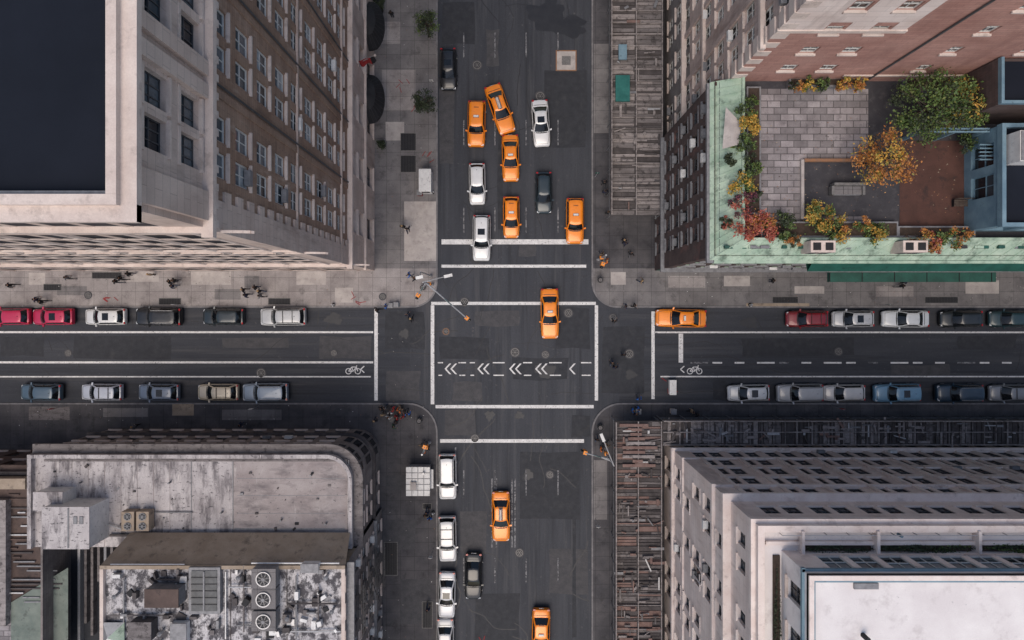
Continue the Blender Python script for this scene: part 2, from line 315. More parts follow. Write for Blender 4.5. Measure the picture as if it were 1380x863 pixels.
def manhole(px,py,r=.45,z=.03,m=m_ironL):
    e=empty('manhole_cover',(X(px),Y(py),z)); g=MB(); x,y=X(px),Y(py)
    g.disc(x,y,z-.004,r+.13,m_patchB); g.disc(x,y,z,r,m); g.disc(x,y,z+.004,r*.8,m_iron)
    for k in range(6):
        a=k*math.pi/3; g.box(x+math.cos(a)*r*.5-.05,x+math.cos(a)*r*.5+.05,y+math.sin(a)*r*.5-.05,y+math.sin(a)*r*.5+.05,z+.002,z+.012,m_ironL)
    g.disc(x,y,z+.008,r*.22,m_ironL); g.obj('lid',e)
for a in [(643,88),(728,130),(626,407,.4),(694,475,.45),(766,422,.4),(735,478,.35),(640,591,.4),(352,503),(848,477,.42),(450,476,.3),(92,476,.3),(1130,474,.35),(700,745,.4),(741,640,.35)]: manhole(*a)
manhole(601,447,.36,.03,m_rust)
for a in [(826,428,.35,.03),(516,400,.28,.165),(120,398,.3,.165),(528,565,.3,.165)]: manhole(*a)
e=empty('utility_vault_cover',(X(763),Y(82),.03)); g=MB()
g.box(X(749),X(777),Y(96),Y(68),.012,.03,m_rust); g.box(X(750.5),X(775.5),Y(94.5),Y(69.5),.02,.036,m_slab)
g.box(X(757),X(769),Y(88),Y(76),.03,.042,m_ironL); g.obj('frame',e)

# road markings
mk=empty('road_markings'); g=MB()
def line(x0,x1,y0,y1,m=m_paint,z=.03): g.face([(X(x0),Y(y1),z),(X(x1),Y(y1),z),(X(x1),Y(y0),z),(X(x0),Y(y0),z)],m)
line(595,793,322.8,329.6); line(595,790,357,361)
line(581,803,407,411.2); line(580.5,585.3,411.6,545); line(801.5,806,411.6,540)
line(587,800,546,550.4); line(593,787,592,596.8)
line(504.5,509.2,417,540); line(877.8,882.2,420,538)
line(-F,503,446.6,449.2); line(-F,503,487.2,489.9); line(-F,500,507,508.8)
line(883,F,447,449.2); line(914.5,920.5,449.8,488.9); line(890,F,506.8,508.6)
for i in range(60):
    x=930+i*30
    line(x,x+(13 if i%3 else 24),488,490.2,m_paint if i%4 else m_paintw)
for a,b in((590,597),(618,628),(633,640),(664,680),(705,717),(740,757),(783,797)): line(a,b,488.2,489.8); line(a+1,b-1,505.2,506.7)
for cx in (606,650,693,728,770):
    w,hh,t=6.5,7.2,2.6
    for o in ((-3.6,4.2) if cx!=770 else (0,)):
        x=cx+o
        g.face([(X(x-w/2),Y(497.3),.031),(X(x-w/2+t),Y(497.3),.031),(X(x+w/2+t),Y(497.3-hh),.031),(X(x+w/2),Y(497.3-hh),.031)],m_paint)
        g.face([(X(x-w/2),Y(497.3),.031),(X(x+w/2),Y(497.3+hh),.031),(X(x+w/2+t),Y(497.3+hh),.031),(X(x-w/2+t),Y(497.3),.031)],m_paint)
def ring(cx,cy,r,w,z=.03,n=18):
    for t in range(n):
        a=2*math.pi*t/n;b=2*math.pi*(t+1)/n
        g.face([(cx+(r-w)*math.cos(a),cy+(r-w)*math.sin(a),z),(cx+r*math.cos(a),cy+r*math.sin(a),z),(cx+r*math.cos(b),cy+r*math.sin(b),z),(cx+(r-w)*math.cos(b),cy+(r-w)*math.sin(b),z)],m_paint)
zsg=.032
def seg(x0,y0,x1,y1,w):
    global zsg
    zsg+=.0004; z=zsg; d=Vector((x1-x0,y1-y0,0)).normalized()*w/2; n=Vector((-d.y,d.x,0))
    g.face([(x0-n.x,y0-n.y,z),(x1-n.x,y1-n.y,z),(x1+n.x,y1+n.y,z),(x0+n.x,y0+n.y,z)],m_paint)
for bx,by in ((476,498),(936,498)):
    x,y=X(bx),Y(by); ring(x-.5,y-.2,.34,.09); ring(x+.5,y-.2,.34,.09)
    for a in ((-.5,-.2,-.15,.25),(-.15,.25,.35,.25),(.35,.25,.5,-.2),(-.15,.25,0,-.2),(0,-.2,.35,.25),(0,-.2,-.5,-.2),(.35,.25,.4,.45)): seg(x+a[0],y+a[1],x+a[2],y+a[3],.09)
for bx in (491,922):
    x,y=X(bx),Y(498); seg(x,y-.35,x-.4,y,.12); seg(x-.4,y,x,y+.35,.12)
for x in (625,667,709,752):
    y=-900
    while y<1700:
        y1=y+34
        if (y1<318 or y>604): line(x-.8,x+.8,y,y1,m_paintw)
        y+=118
for x in (663,669,690,694): line(x-1,x+1,645,738,m_paintw)
line(613,615,603,640,m_paintw)
g.obj('painted_lines',mk)
g=MB()
for i in range(26):
    cx,cy=R.choice([(575,210),(560,145),(150,402),(540,120),(480,405),(905,525),(640,860)]); x,y=X(cx)+R.gauss(0,.5),Y(cy)+R.gauss(0,.4); a=R.uniform(0,3.1)
    dx,dy=math.cos(a)*.3,math.sin(a)*.3; z=(.165 if cx<590 and not(420<cy<540) else .04)+i*.0003; nx,ny=-dy*.1,dx*.1
    g.face([(x-dx-nx,y-dy-ny,z),(x+dx-nx,y+dy-ny,z),(x+dx+nx,y+dy+ny,z),(x-dx+nx,y-dy+ny,z)],m_red)
g.obj('utility_spray_marks',mk)

# ---------------------------------------------------------------- vehicles
def lerp(a,b,t): return a+(b-a)*t
SPEC={
'sedan':dict(L=4.95,W=1.84,st=[(-.5,.74,.62,.42),(-.497,.84,.80,.3),(-.485,.92,.92,.24),(-.44,.97,.985,.2),(-.33,.995,1.01,.18),(-.15,1,.98,.18),(.10,1,.97,.18),(.22,.995,.95,.18),(.32,.98,.90,.18),(.41,.95,.83,.19),(.46,.90,.76,.22),(.487,.82,.68,.26),(.498,.72,.58,.32),(.5,.66,.5,.4)],
  cab=dict(zb=.90,xf=.215,xr=-.375,w=.90,zt=1.40,xft=.06,xrt=-.235,wt=.70)),
'suv':dict(L=4.85,W=1.92,st=[(-.5,.78,.7,.5),(-.498,.90,.95,.35),(-.49,.96,1.05,.3),(-.44,.99,1.10,.27),(-.33,1,1.1,.25),(-.15,1,1.08,.25),(.10,1,1.07,.25),(.22,.995,1.07,.25),(.32,.985,1.03,.25),(.41,.96,.98,.25),(.46,.92,.92,.27),(.487,.84,.82,.3),(.498,.76,.7,.36),(.5,.70,.6,.45)],
  cab=dict(zb=1.0,xf=.225,xr=-.485,w=.92,zt=1.68,xft=.11,xrt=-.435,wt=.76)),
'hatch':dict(L=4.4,W=1.78,st=[(-.5,.76,.65,.45),(-.498,.88,.88,.32),(-.488,.94,.96,.26),(-.44,.98,1.0,.22),(-.33,1,1.0,.2),(-.15,1,.98,.2),(.10,1,.97,.2),(.22,.995,.96,.2),(.32,.97,.91,.2),(.41,.93,.84,.21),(.46,.87,.76,.24),(.487,.78,.68,.28),(.498,.68,.58,.34),(.5,.6,.5,.42)],
  cab=dict(zb=.92,xf=.25,xr=-.475,w=.90,zt=1.46,xft=.09,xrt=-.39,wt=.72)),
}
SPEC['longsedan']=dict(SPEC['sedan']); SPEC['longsedan']['L']=5.35; SPEC['longsedan']['W']=1.95
SEC=[(0,1),(.25,.998),(.5,.99),(.74,.965),(.88,.91),(.96,.80),(1.0,.60),(1.0,.4),(.98,.2),(.93,0)]
def surfz(sp,x,y):
    L=sp['L'];hw=sp['W']/2; st=sp['st']; t=x/L
    for i in range(len(st)-1):
        if st[i][0]<=t<=st[i+1][0]:
            f=(t-st[i][0])/(st[i+1][0]-st[i][0]); w=lerp(st[i][1],st[i+1][1],f)*hw; zt=lerp(st[i][2],st[i+1][2],f); zb=lerp(st[i][3],st[i+1][3],f); break
    q=min(abs(y)/w,1)
    for i in range(6):
        if SEC[i][0]<=q<=SEC[i+1][0]:
            f=(q-SEC[i][0])/(SEC[i+1][0]-SEC[i][0]); return zb+(zt-zb)*lerp(SEC[i][1],SEC[i+1][1],f)
    return zt
cache={}
def paintmat(c):
    k='paint_%.2f_%.2f_%.2f'%c
    if k in bpy.data.materials: return bpy.data.materials[k]
    dirt=tuple(v*.75+.015 for v in c)
    return M(k,c,tuple(v*.9 for v in c),1.2,.34,.1,coat=.5,stain=(2.5,.55,.75,dirt,V1))
def car_parts(kind,col,taxi,extra):
    key=(kind,col,taxi,extra)
    if key in cache: return cache[key]
    sp=SPEC[kind];L=sp['L'];hw=sp['W']/2;P=paintmat(col)
    b=MB(); rings=[]; i0=b.mi(P); it=b.mi(m_trimb)
    for t,w,zt,zb in sp['st']:
        r=[(t*L,hw*w*a,zb+(zt-zb)*f) for a,f in SEC]; r=r[::-1]+[(x,-y,z) for x,y,z in r[1:]]
        rings.append(len(b.v)); b.v.extend(r); n=len(r)
    for i in range(len(rings)-1):
        for j in range(n-1):
            b.f.append((rings[i]+j,rings[i]+j+1,rings[i+1]+j+1,rings[i+1]+j)); b.m.append(it if j in(0,n-2) else i0)
        b.f.append((rings[i]+n-1,rings[i],rings[i+1],rings[i+1]+n-1)); b.m.append(it)
    b.f.append(tuple(rings[0]+j for j in range(n))[::-1]); b.m.append(i0)
    b.f.append(tuple(rings[-1]+j for j in range(n))); b.m.append(i0)
    body=b
    d=MB()
    def strip(pts,w,m=m_trimb,dz=.006):
        for (x0,y0),(x1,y1) in zip(pts[:-1],pts[1:]):
            k=Vector((x1-x0,y1-y0,0)).normalized()*w/2; nx,ny=-k.y,k.x
            d.face([(x0-nx,y0-ny,surfz(sp,x0,y0)+dz),(x1-nx,y1-ny,surfz(sp,x1,y1)+dz),(x1+nx,y1+ny,surfz(sp,x1,y1)+dz),(x0+nx,y0+ny,surfz(sp,x0,y0)+dz)],m)
    c=sp['cab']; xb=c['xf']*L
    for sg in(1,-1):
        strip([(xb-.1+i*(.445*L-xb+.1)/6,sg*hw*(.86-.012*i*i*.5)) for i in range(7)],.03)
        if extra=='crease': strip([(xb+.1,sg*hw*.35),(.43*L,sg*hw*.28)],.022,m_trimb,.004)
    strip([(.445*L,hw*(.644*(1-i/4))) for i in range(9)],.035)
    strip([(xb+.02-.1*abs(1-i/4)**2,hw*.82*(1-i/4)) for i in range(9)],.10)
    if kind in('sedan','longsedan'):
        for sg in(1,-1): strip([(c['xr']*L+.05,sg*hw*.84),(-.44*L,sg*hw*.84),(-.484*L,sg*hw*.8)],.03)
        strip([(c['xr']*L-.03,hw*.8*(1-i/4)) for i in range(9)],.06)
        d.box(-.499*L-.03,-.49*L,-.26,.26,.62,.74,m_white)
    for sg in(1,-1):
        y0,y1=sg*hw*.58,sg*hw*.84
        zf=surfz(sp,.465*L,hw*.7)
        d.hexa([(.44*L,y0,zf-.2),(.4885*L,y0,zf-.2),(.478*L,y1,zf-.2),(.44*L,y1,zf-.2),(.445*L,y0,zf+.035),(.485*L,y0,zf-.03),(.472*L,y1,zf-.03),(.445*L,y1,zf+.03)],m_head)
        zr=surfz(sp,-.47*L,hw*.7)
        d.box(-.497*L,-.466*L,sg*hw*.66,sg*hw*.9,zr-.22,zr+.012,m_tail)
        xm=c['xf']*L-.28; ym=sg*(hw*.93)
        d.hexa([(xm-.05,ym,.9*c['zb']+.08),(xm+.1,ym,.9*c['zb']+.08),(xm+.06,ym+sg*.24,.9*c['zb']+.1),(xm-.1,ym+sg*.24,.9*c['zb']+.1),(xm-.05,ym,c['zb']+.1),(xm+.1,ym,c['zb']+.1),(xm+.05,ym+sg*.24,c['zb']+.14),(xm-.1,ym+sg*.24,c['zb']+.14)],P)
        for wx in(.31,-.30):
            d.face([(wx*L+.4*math.cos(a),sg*(hw*1.0+.004),.32+.4*math.sin(a)) for a in [math.pi*i/10 for i in range(11)]],m_trimb)
        d.box(c['xf']*L-1.44,c['xf']*L-1.42,sg*hw*.99,sg*(hw+.006),.3,.85,m_trimb)
        d.tube((xb+.05,sg*.12,surfz(sp,xb,.1)+.04),(xb-.35,sg*.12+.45,surfz(sp,xb,.1)+.24),.012,m_trimb,4)
    d.box(.492*L,.503*L,-hw*.5,hw*.5,.36,.52,m_trimb); d.box(-.503*L,-.494*L,-hw*.7,hw*.7,.36,.44,m_trimb)
    cb=MB()
    def half(xf,xr,w):
        a=[(xf-.16*f*f,f*w) for f in(0,.4,.72,.90)]+[(xf-.16-.12,w)]
        x0=xf-.28;x1=xr+.30
        a+=[(lerp(x0,x1,t),w) for t in(.25,.47,.52,.78)]+[(x1,w)]
        a+=[(xr+.10*f*f,f*w) for f in(.88,.7,.4,0)]
        return a
    SM=['g','g','g','p','g','g','k','g','g','p','g','g','g']
    Rg=[]
    for z,t,bu in [(c['zb'],0.,0),((c['zb']+c['zt'])/2,.5,.025),(c['zt'],1.,0)]:
        h=half(lerp(c['xf'],c['xft'],t)*L+bu,lerp(c['xr'],c['xrt'],t)*L-bu,(lerp(c['w'],c['wt'],t))*hw+bu)
        Rg.append([(x,y,z) for x,y in h]+[(x,-y,z) for x,y in h[-2:0:-1]])
    mats=SM+SM[::-1]; N_=len(Rg[0]); mm={'g':m_cglass,'p':P,'k':m_trimb}
    top=Rg[2]; cx=sum(p[0] for p in top)/N_
    zT=c['zt']
    Rg.append([(cx+(x-cx)*.93,y*.93,z+.035) for x,y,z in top]); Rg.append([(cx+(x-cx)*.7,y*.7,zT+.06) for x,y,z in top]); Rg.append([(cx+(x-cx)*.3,y*.3,zT+.07) for x,y,z in top])
    for r in Rg: cb.v.extend(r)
    for k in range(5):
        for j in range(N_):
            q=(j+1)%N_
            cb.f.append((k*N_+j,(k+1)*N_+j,(k+1)*N_+q,k*N_+q)); cb.m.append(cb.mi(mm[mats[j]] if k<2 else P))
    cb.f.append(tuple(5*N_+j for j in range(N_))[::-1]); cb.m.append(cb.mi(P))
    rf=MB()
    if extra=='sunroof' : rf.box(cx-.1,cx+.55,-.38,.38,zT+.04,zT+.078,m_cglass)
    if kind=='suv' and not taxi:
        for sg in(1,-1): rf.tube((c['xrt']*L+.15,sg*c['wt']*hw*.88,zT+.09),(c['xft']*L-.2,sg*c['wt']*hw*.88,zT+.09),.025,m_steel if col[0]<.3 else m_trimb,6)
    if extra=='rack':
        for xx in(cx-.5,cx+.5): rf.box(xx-.03,xx+.03,-c['wt']*hw*.9,c['wt']*hw*.9,zT+.09,zT+.13,m_trimb)
    if taxi:
        if extra=='ad':
            rf.hexa([(cx-.6,-.17,zT+.08),(cx+.6,-.17,zT+.08),(cx+.6,.17,zT+.08),(cx-.6,.17,zT+.08),(cx-.55,-.03,zT+.42),(cx+.55,-.03,zT+.42),(cx+.55,.03,zT+.42),(cx-.55,.03,zT+.42)],m_white)
            rf.box(cx-.66,cx+.66,-.21,.21,zT+.055,zT+.09,m_trimb)
        else:
            rf.box(cx+.15,cx+.35,-.26,.26,zT+.05,zT+.2,m_white); rf.box(cx+.12,cx+.38,-.3,.3,zT+.045,zT+.075,m_trimb)
        for k in range(4): rf.box(cx-.78,cx-.66,-.24+k*.13,-.16+k*.13,zT+.03,zT+.066,m_trimb)
    else:
        rf.box(cx-.75,cx-.65,-.02,.02,zT+.03,zT+.12,m_trimb)
    w=MB()
    w.tube((0,-.11,0),(0,.11,0),.33,m_tyre,18); w.tube((0,.10,0),(0,.122,0),.21,m_chrome,12); w.tube((0,-.122,0),(0,-.10,0),.21,m_chrome,12)
    tmp=[]
    for nm,bb,sm in(('body',body,True),('trim_and_lamps',d,False),('cabin',cb,True),('roof_fittings',rf,False),('wheel',w,False)):
        o=bb.obj(nm,None,sm); me=o.data
        if sm:
            try: me.set_sharp_from_angle(angle=math.radians(38))
            except Exception: pass
        bpy.data.objects.remove(o); tmp.append((nm,me))
    cache[key]=(tmp,L,hw); return cache[key]
def car(name,px,py,kind,col,ang,taxi=False,extra=None,k=1.012):
    parts,L,hw=car_parts(kind,col,taxi,extra)
    e=empty(name,(X(px,k),Y(py,k),.02),math.radians(ang+R.uniform(-1.3,1.3)))
    for nm,me in parts[:4]:
        if len(me.vertices)==0: continue
        o=bpy.data.objects.new(nm,me); sc.collection.objects.link(o); o.parent=e
    i=0
    for wx in(.31,-.30):
        for sg in(1,-1):
            i+=1; o=bpy.data.objects.new('wheel_%d'%i,parts[4][1]); sc.collection.objects.link(o); o.parent=e; o.location=(wx*L,sg*(hw-.09),.31)
TX=(.92,.26,.012); WH=(.72,.72,.72); SV=(.46,.47,.48); BK=(.012,.013,.016); DT=(.02,.035,.045); MG=(.50,.02,.08)
car('parked_car',604,93,'hatch',BK,-90,extra='sunroof')
car('taxi',642,167,'suv',TX,-90,True); car('taxi',674,147,'longsedan',TX,-72,True,'ad'); car('taxi',688,213,'sedan',TX,-90,True)
car('car',729,166,'sedan',WH,-86,extra='sunroof'); car('car',643,248,'hatch',WH,-90); car('car',733,260,'hatch',DT,-90)
car('taxi',689,293,'hatch',TX,-90,True); car('taxi',775,298,'suv',TX,-90,True); car('car',649,321,'suv',WH,-90,extra='sunroof')
car('taxi',741,423,'longsedan',TX,-90,True)
car('parked_car',603,643,'suv',WH,-90); car('parked_car',603,727,'suv',(.66,.66,.66),-90,extra='rack'); car('parked_car',602,803,'sedan',(.66,.67,.69),-90,extra='sunroof'); car('parked_car',600,866,'sedan',(.55,.55,.56),-90)
car('taxi',675,697,'longsedan',TX,-90,True,'ad'); car('car',638,778,'sedan',BK,-90); car('taxi',729,855,'longsedan',TX,-90,True)
for x,kd,c,ex in[(12,'hatch',MG,None),(70,'hatch',MG,'sunroof'),(141,'hatch',(.66,.66,.66),'sunroof'),(213,'suv',BK,None),(300,'hatch',(.018,.028,.035),None),(381,'suv',SV,'rack')]: car('parked_car',x,427,kd,c,180,extra=ex)
car('taxi',918,429,'longsedan',TX,180,True)
for x,kd,c,ex in[(1088,'hatch',(.22,.012,.02),'rack'),(1150,'hatch',(.48,.49,.51),'sunroof'),(1221,'sedan',(.66,.68,.70),None),(1296,'hatch',(.015,.02,.024),'crease'),(1362,'hatch',(.02,.05,.06),None),(1440,'sedan',SV,None)]: car('parked_car',x,430,kd,c,180,extra=ex)
for x,kd,c,ex in[(54,'hatch',(.07,.115,.16),None),(136,'hatch',(.50,.53,.60),'rack'),(213,'hatch',(.16,.20,.27),'sunroof'),(293,'hatch',(.55,.48,.37),'rack'),(357,'suv',(.26,.32,.40),None)]: car('parked_car',x,529,kd,c,180,extra=ex)
for x,kd,c,ex in[(1009,'hatch',(.66,.66,.66),'sunroof'),(1078,'suv',(.42,.42,.43),None),(1138,'hatch',(.6,.58,.57),'crease'),(1209,'suv',(.16,.31,.44),'sunroof'),(1293,'suv',(.015,.04,.07),None),(1362,'hatch',(.24,.25,.27),'rack'),(1440,'sedan',BK,None)]: car('parked_car',x,530,kd,c,180,extra=ex)

# ---------------------------------------------------------------- building A : tall stone & brick hotel (north-west)
def per(start,pairs,w,length,period):
    c=[];u=start
    while u<length:
        for p in pairs: c.append((u+p-w/2,u+p+w/2))
        u+=period
    return c
A=empty('stone_and_brick_hotel',(X(300),Y(200),0)); ZA=47.5
xe,ys=X(505),Y(365); xw,yn=X(-260),Y(-170)
g=MB(); f=Fac(g,(xe,ys),(xe,yn))
rowsA=[(45.3-3.05*i-.98,45.3-3.05*i+.92) for i in range(11)]
colsA=per(3.35,(0,1.85),1.3,f.U,5.45)
f.wall(12.0,40.8,colsA,[r for r in rowsA if r[1]<40.7],m_brown,ac=.06,pn=panesA,depth=.2,ft=.09)
f.wall(40.8,ZA,[(a-.06,b+.06) for a,b in colsA],[r for r in rowsA if r[0]>40.9],m_stone,pn=[panes[1],panes[3],panes[0]],frame=m_framed,vm=2,lintel=m_trim,ac=0,depth=.35)
f.wall(0,12.0,per(4.2,(0,),2.2,f.U,5.45),[(1.0,4.2),(5.6,7.6),(8.6,10.4)],m_stone,depth=.4,pn=panesD,frame=m_framed,ac=0,lintel=m_trim)
f.ob(-.1,1.5,12.0,40.8,-.05,.14,m_stone)
for k in range(18): f.ob(1.5,2.05,12.3+k*1.6,13.1+k*1.6,-.05,.13,m_stone)
for z,o,h,m in((11.8,.45,.45,m_trim),(5.0,.2,.25,m_trim),(40.55,.5,.4,m_trim),(40.1,.3,.44,m_trim),(47.0,.35,.4,m_trim),(47.42,.6,.35,m_trim),(14.6,.16,.2,m_stone),(26.6,.1,.18,m_stone)): f.ob(-o,f.U,z,z+h,-.06,o,m)
for u in [i*.9 for i in range(int(f.U/.9))]: f.ob(u+.1,u+.45,39.75,40.1,-.03,.26,m_trim); f.ob(u+.1,u+.4,11.5,11.8,-.03,.3,m_trim)
for a,b in((.3,1.7),(6.1,6.8),(7.2,7.9),(12.0,13.0),(17.5,18.4)): f.ob(a,b,41.0,46.95,-.04,.3,m_stone)
u=7.0
while u<f.U-1:
    f.ob(u-.3,u+.12,12.3,40.0,-.04,.09,m_brown); u+=5.45
for k in range(5): f.mb.tube(f.pt(7.3+k*5.45,12.3,.1),f.pt(7.3+k*5.45,39.9,.1),.06,m_framed,5)
f2=Fac(g,(xw,ys),(xe,ys))
cols2=per(1.3,(0,1.85),1.35,f2.U,3.7)
rows2=[(45.3-3.05*i-1.2,45.3-3.05*i+1.0) for i in range(11)]
f2.wall(12.0,40.8,cols2,[r for r in rows2 if r[1]<40.7],m_stone,ac=0,depth=.03,sp=.02,ft=.05,fp=.01,pn=[m_gm,m_gm,m_gm2],frame=m_framed,vm=0)
f2.wall(40.8,ZA,cols2,[r for r in rows2 if r[0]>40.9],m_stone,ac=0,depth=.03,sp=.02,fp=.01,pn=[m_gm,m_gm2],frame=m_framed,vm=0)
f2.wall(0,12.0,per(2.0,(0,),1.9,f2.U,3.7),[(1.0,4.2),(5.6,7.6),(8.6,10.8)],m_stone,depth=.04,pn=[m_gm],frame=m_framed,ac=0,sp=.02,fp=.02)
for z,o,h in((11.8,.3,.45),(40.55,.3,.4),(47.0,.35,.4),(47.42,.6,.35),(26.8,.12,.25)): f2.ob(0,f2.U+o,z+.003,z+h+.003,-.06,o-.003,m_trim)
u=.3
while u<f2.U-1:
    for z0,z1 in((12.3,26.7),(27.2,40.5),(.2,11.6)):
        c=[f2.pt(u+.14*math.cos(a)+.05,z0,.11*math.sin(a)) for a in [math.pi*i/6 for i in range(7)]]
        for i in range(6):
            p,q=c[i],c[i+1]; g.face([q,p,(p[0],p[1],z1),(q[0],q[1],z1)],m_trim)
        g.face([(p[0],p[1],z1) for p in c],m_trim)
    for zz0 in(10.9,25.0,38.9):
        pts=[(u+1.87+1.5*math.cos(math.pi*i/8),zz0+.35*math.sin(math.pi*i/8)) for i in range(9)]
        for p,q in zip(pts[:-1],pts[1:]): g.tube(f2.pt(p[0],p[1],.04),f2.pt(q[0],q[1],.04),.1,m_trim,4)
    u+=3.7
g.obj('walls_and_windows',A)
g=MB(); flatroof(g,xw,xe-.45,ys+.45,yn,ZA-.25,m_membr)
g.box(xw,xe-.02,ys+.02,ys+.42,ZA-.3,48.05,m_trim); g.box(xe-.42,xe-.02,ys+.425,yn,ZA-.3,48.05,m_trim)
g.box(xw,xe-.42,ys+.44,ys+.6,ZA-.3,47.7,m_grey); g.box(xe-.6,xe-.44,ys+.6,yn,ZA-.3,47.7,m_grey)
g.box(xw-.01,xw+.3,ys+.43,yn,0,48,m_stone); g.box(xw+.31,xe-.02,yn,yn+.3,0,48,m_stone)
g.obj('roof_and_parapet',A)
for cy in (52,146):
    g=MB(); n=14; yc=Y(cy); w=2.5; rim=[]
    for i in range(n+1):
        a=-math.pi/2+math.pi*i/n; rim.append((xe+.05+1.6*max(math.cos(a),0)**.8,yc+w*math.sin(a)))
    apex=(xe+.03,yc,5.2)
    for i in range(n):
        p,q=rim[i],rim[i+1]
        g.face([(p[0],p[1],3.3),(q[0],q[1],3.3),(lerp(q[0],apex[0],.4),lerp(q[1],apex[1],.4),4.6),(lerp(p[0],apex[0],.4),lerp(p[1],apex[1],.4),4.6)],m_black)
        g.face([(lerp(p[0],apex[0],.4),lerp(p[1],apex[1],.4),4.6),(lerp(q[0],apex[0],.4),lerp(q[1],apex[1],.4),4.6),apex],m_black)
        g.face([(p[0],p[1],2.95),(q[0],q[1],2.95),(q[0],q[1],3.3),(p[0],p[1],3.3)],m_black)
        g.tube((p[0],p[1],3.32),(lerp(p[0],apex[0],.4),lerp(p[1],apex[1],.4),4.63),.018,m_iron,4)
    g.obj('entrance_awning',A)
e=empty('flagpole',(xe,Y(118),8)); g=MB()
g.tube((xe,Y(118),7.5),(X(528),Y(117),9.2),.05,m_steel); g.tube((X(528),Y(117),9.2),(X(529),Y(117),9.25),.12,m_trim,8)
x0,x1=X(505),X(527)
for i in range(8):
    a=lerp(x0,x1,i/8);b=lerp(x0,x1,(i+1)/8); za=lerp(7.9,9.15,i/8);zb_=lerp(7.9,9.15,(i+1)/8)
    wv=lambda t:.14*math.sin(t*5)
    g.face([(a,Y(118)+wv(i)*.3,za),(b,Y(117.6)+wv(i+1)*.3,zb_),(b,Y(116)+wv(i+1)-.2,zb_-1.3),(a,Y(116)+wv(i)-.2,za-1.3)],m_red if i<6 else m_black)
g.obj('pole_and_flag',e)

# ---------------------------------------------------------------- building B1: tall pink-brick tower
B=empty('pink_brick_tower',(X(1100),Y(50),0)); xb0,yb0=X(895),Y(200); xb1,yb1=X(1620),Y(-230); ZB=46
g=MB(); f=Fac(g,(xb0,yb1),(xb0,yb0))
rowsB=[(2.0+3.35*i,3.95+3.35*i) for i in range(13)]
cb_=sorted([(f.U-b,f.U-a) for a,b in per(1.6,(0,1.7),1.2,f.U-1,4.4)])
m_beige=M('beige_pink_stone',(.44,.335,.30),(.56,.445,.40),.4,.88,wall=True,brick=(1.2,.45,.02,.1,.72),grain=.14,stain=(.5,.52,.75,(.25,.175,.15),(1,1,.25)))
f.wall(0,ZB,cb_,rowsB,lambda v:m_beige if v>9 else m_grbrick,pn=panesD+[panes[3],panes[1]],frame=m_frame,ac=.16,depth=.22,ft=.08)
for z,o in((8.9,.4),(15.4,.25),(29,.3),(36,.35),(44.5,.6)): f.ob(0,f.U+o,z,z+.35,-.05,o,m_trim)
for k in range(24): f.ob(f.U-1.0,f.U+.06,9.4+k*1.5,10.2+k*1.5,-.05,.1,m_trim)
u=f.U-4.0
while u>1: f.ob(u-.15,u+.25,9.3,44.4,-.04,.16,m_beige); u-=4.4
f=Fac(g,(xb0,yb0),(xb1,yb0))
f.wall(0,ZB,[(2.8,3.9),(5.6,6.7),(12.5,13.4),(17.5,18.4),(24,25),(29,30),(36,37),(43,44)],[(24.3+3.35*i,25.5+3.35*i) for i in range(6)],m_pink,pn=panesD,frame=m_frame,ac=.1,skip=lambda u,v:(int(u*3+v*1.3)%5)==0,depth=.18)
for k in range(15): f.ob(-.06,.9,22.8+k*1.5,23.6+k*1.5,-.05,.05,m_trim)
for a,b in((0.0,2.7),(4.0,5.5),(6.8,7.75)): g.face([f.pt(a,31.7,.04),f.pt(b,31.7,.04),f.pt(b,44.4,.04),f.pt(a,44.4,.04)],m_cream)
for zc in(32.8,36.1,39.5,42.9):
    for a,b in((2.7,4.0),(5.5,6.8)): g.face([f.pt(a,zc,.04),f.pt(b,zc,.04),f.pt(b,zc+1.2,.04),f.pt(a,zc+1.2,.04)],m_cream)
f.ob(-.1,7.9,31.35,31.7,-.05,.12,m_trim); f.ob(0,f.U,44.5,44.85,-.05,.5,m_trim); f.ob(8,f.U,23.2,23.45,-.05,.08,m_trim)
f.mb.tube(f.pt(10.2,22,.1),f.pt(10.2,44,.1),.07,m_framed,6)
flatroof(g,xb0,xb1,yb0,yb1,ZB-.3,m_roofP); parapet(g,xb0,xb1,yb0,yb1,ZB-.35,ZB+.4,.35,m_trim)
g.obj('walls_and_windows',B)

# ---------------------------------------------------------------- building B2: terrace block
T=empty('roof_terrace_building',(X(1100),Y(300),0)); ZT=22.0; kt=KH(ZT)
x0,y0=X(882),Y(365); x1=X(1620)
g=MB(); f=Fac(g,(x0,yb0-.01),(x0,y0))
rowsT=[(1.0,3.4)]+[(5.4+3.3*i,7.3+3.3*i) for i in range(5)]
f.wall(0,ZT,per(1.2,(0,),1.15,f.U,1.95),rowsT,m_dkbrick,pn=panesD+[panes[1]],frame=m_framed,ac=.2,sill=m_grey,lintel=m_grey)
for z,o in((4.4,.35),(21.2,.5)): f.ob(0,f.U+o,z,z+.35,-.05,o,m_grey)
f=Fac(g,(x0,y0),(x1,y0))
f.wall(4.6,ZT,per(1.4,(0,),1.2,f.U,2.3),rowsT[1:],m_dkbrick,pn=panesD+[panes[1]],frame=m_framed,ac=.15,sill=m_grey,lintel=m_copper)
f.wall(0,4.6,per(1.6,(0,),2.4,f.U,3.3),[(.6,3.3)],m_dkgreen,pn=panesD,frame=m_dkgreen,ac=0,sill=None,lintel=m_dkgreen)
f.ob(0,f.U,4.45,4.8,-.05,.4,m_grey); f.ob(0,f.U,21.2,21.55,-.05,.55,m_copper); f.ob(16,f.U,12.0,15.0,-.02,.35,m_dkgreen)
f.ob(17,34,3.5,4.0,.0,1.35,m_dkgreen)
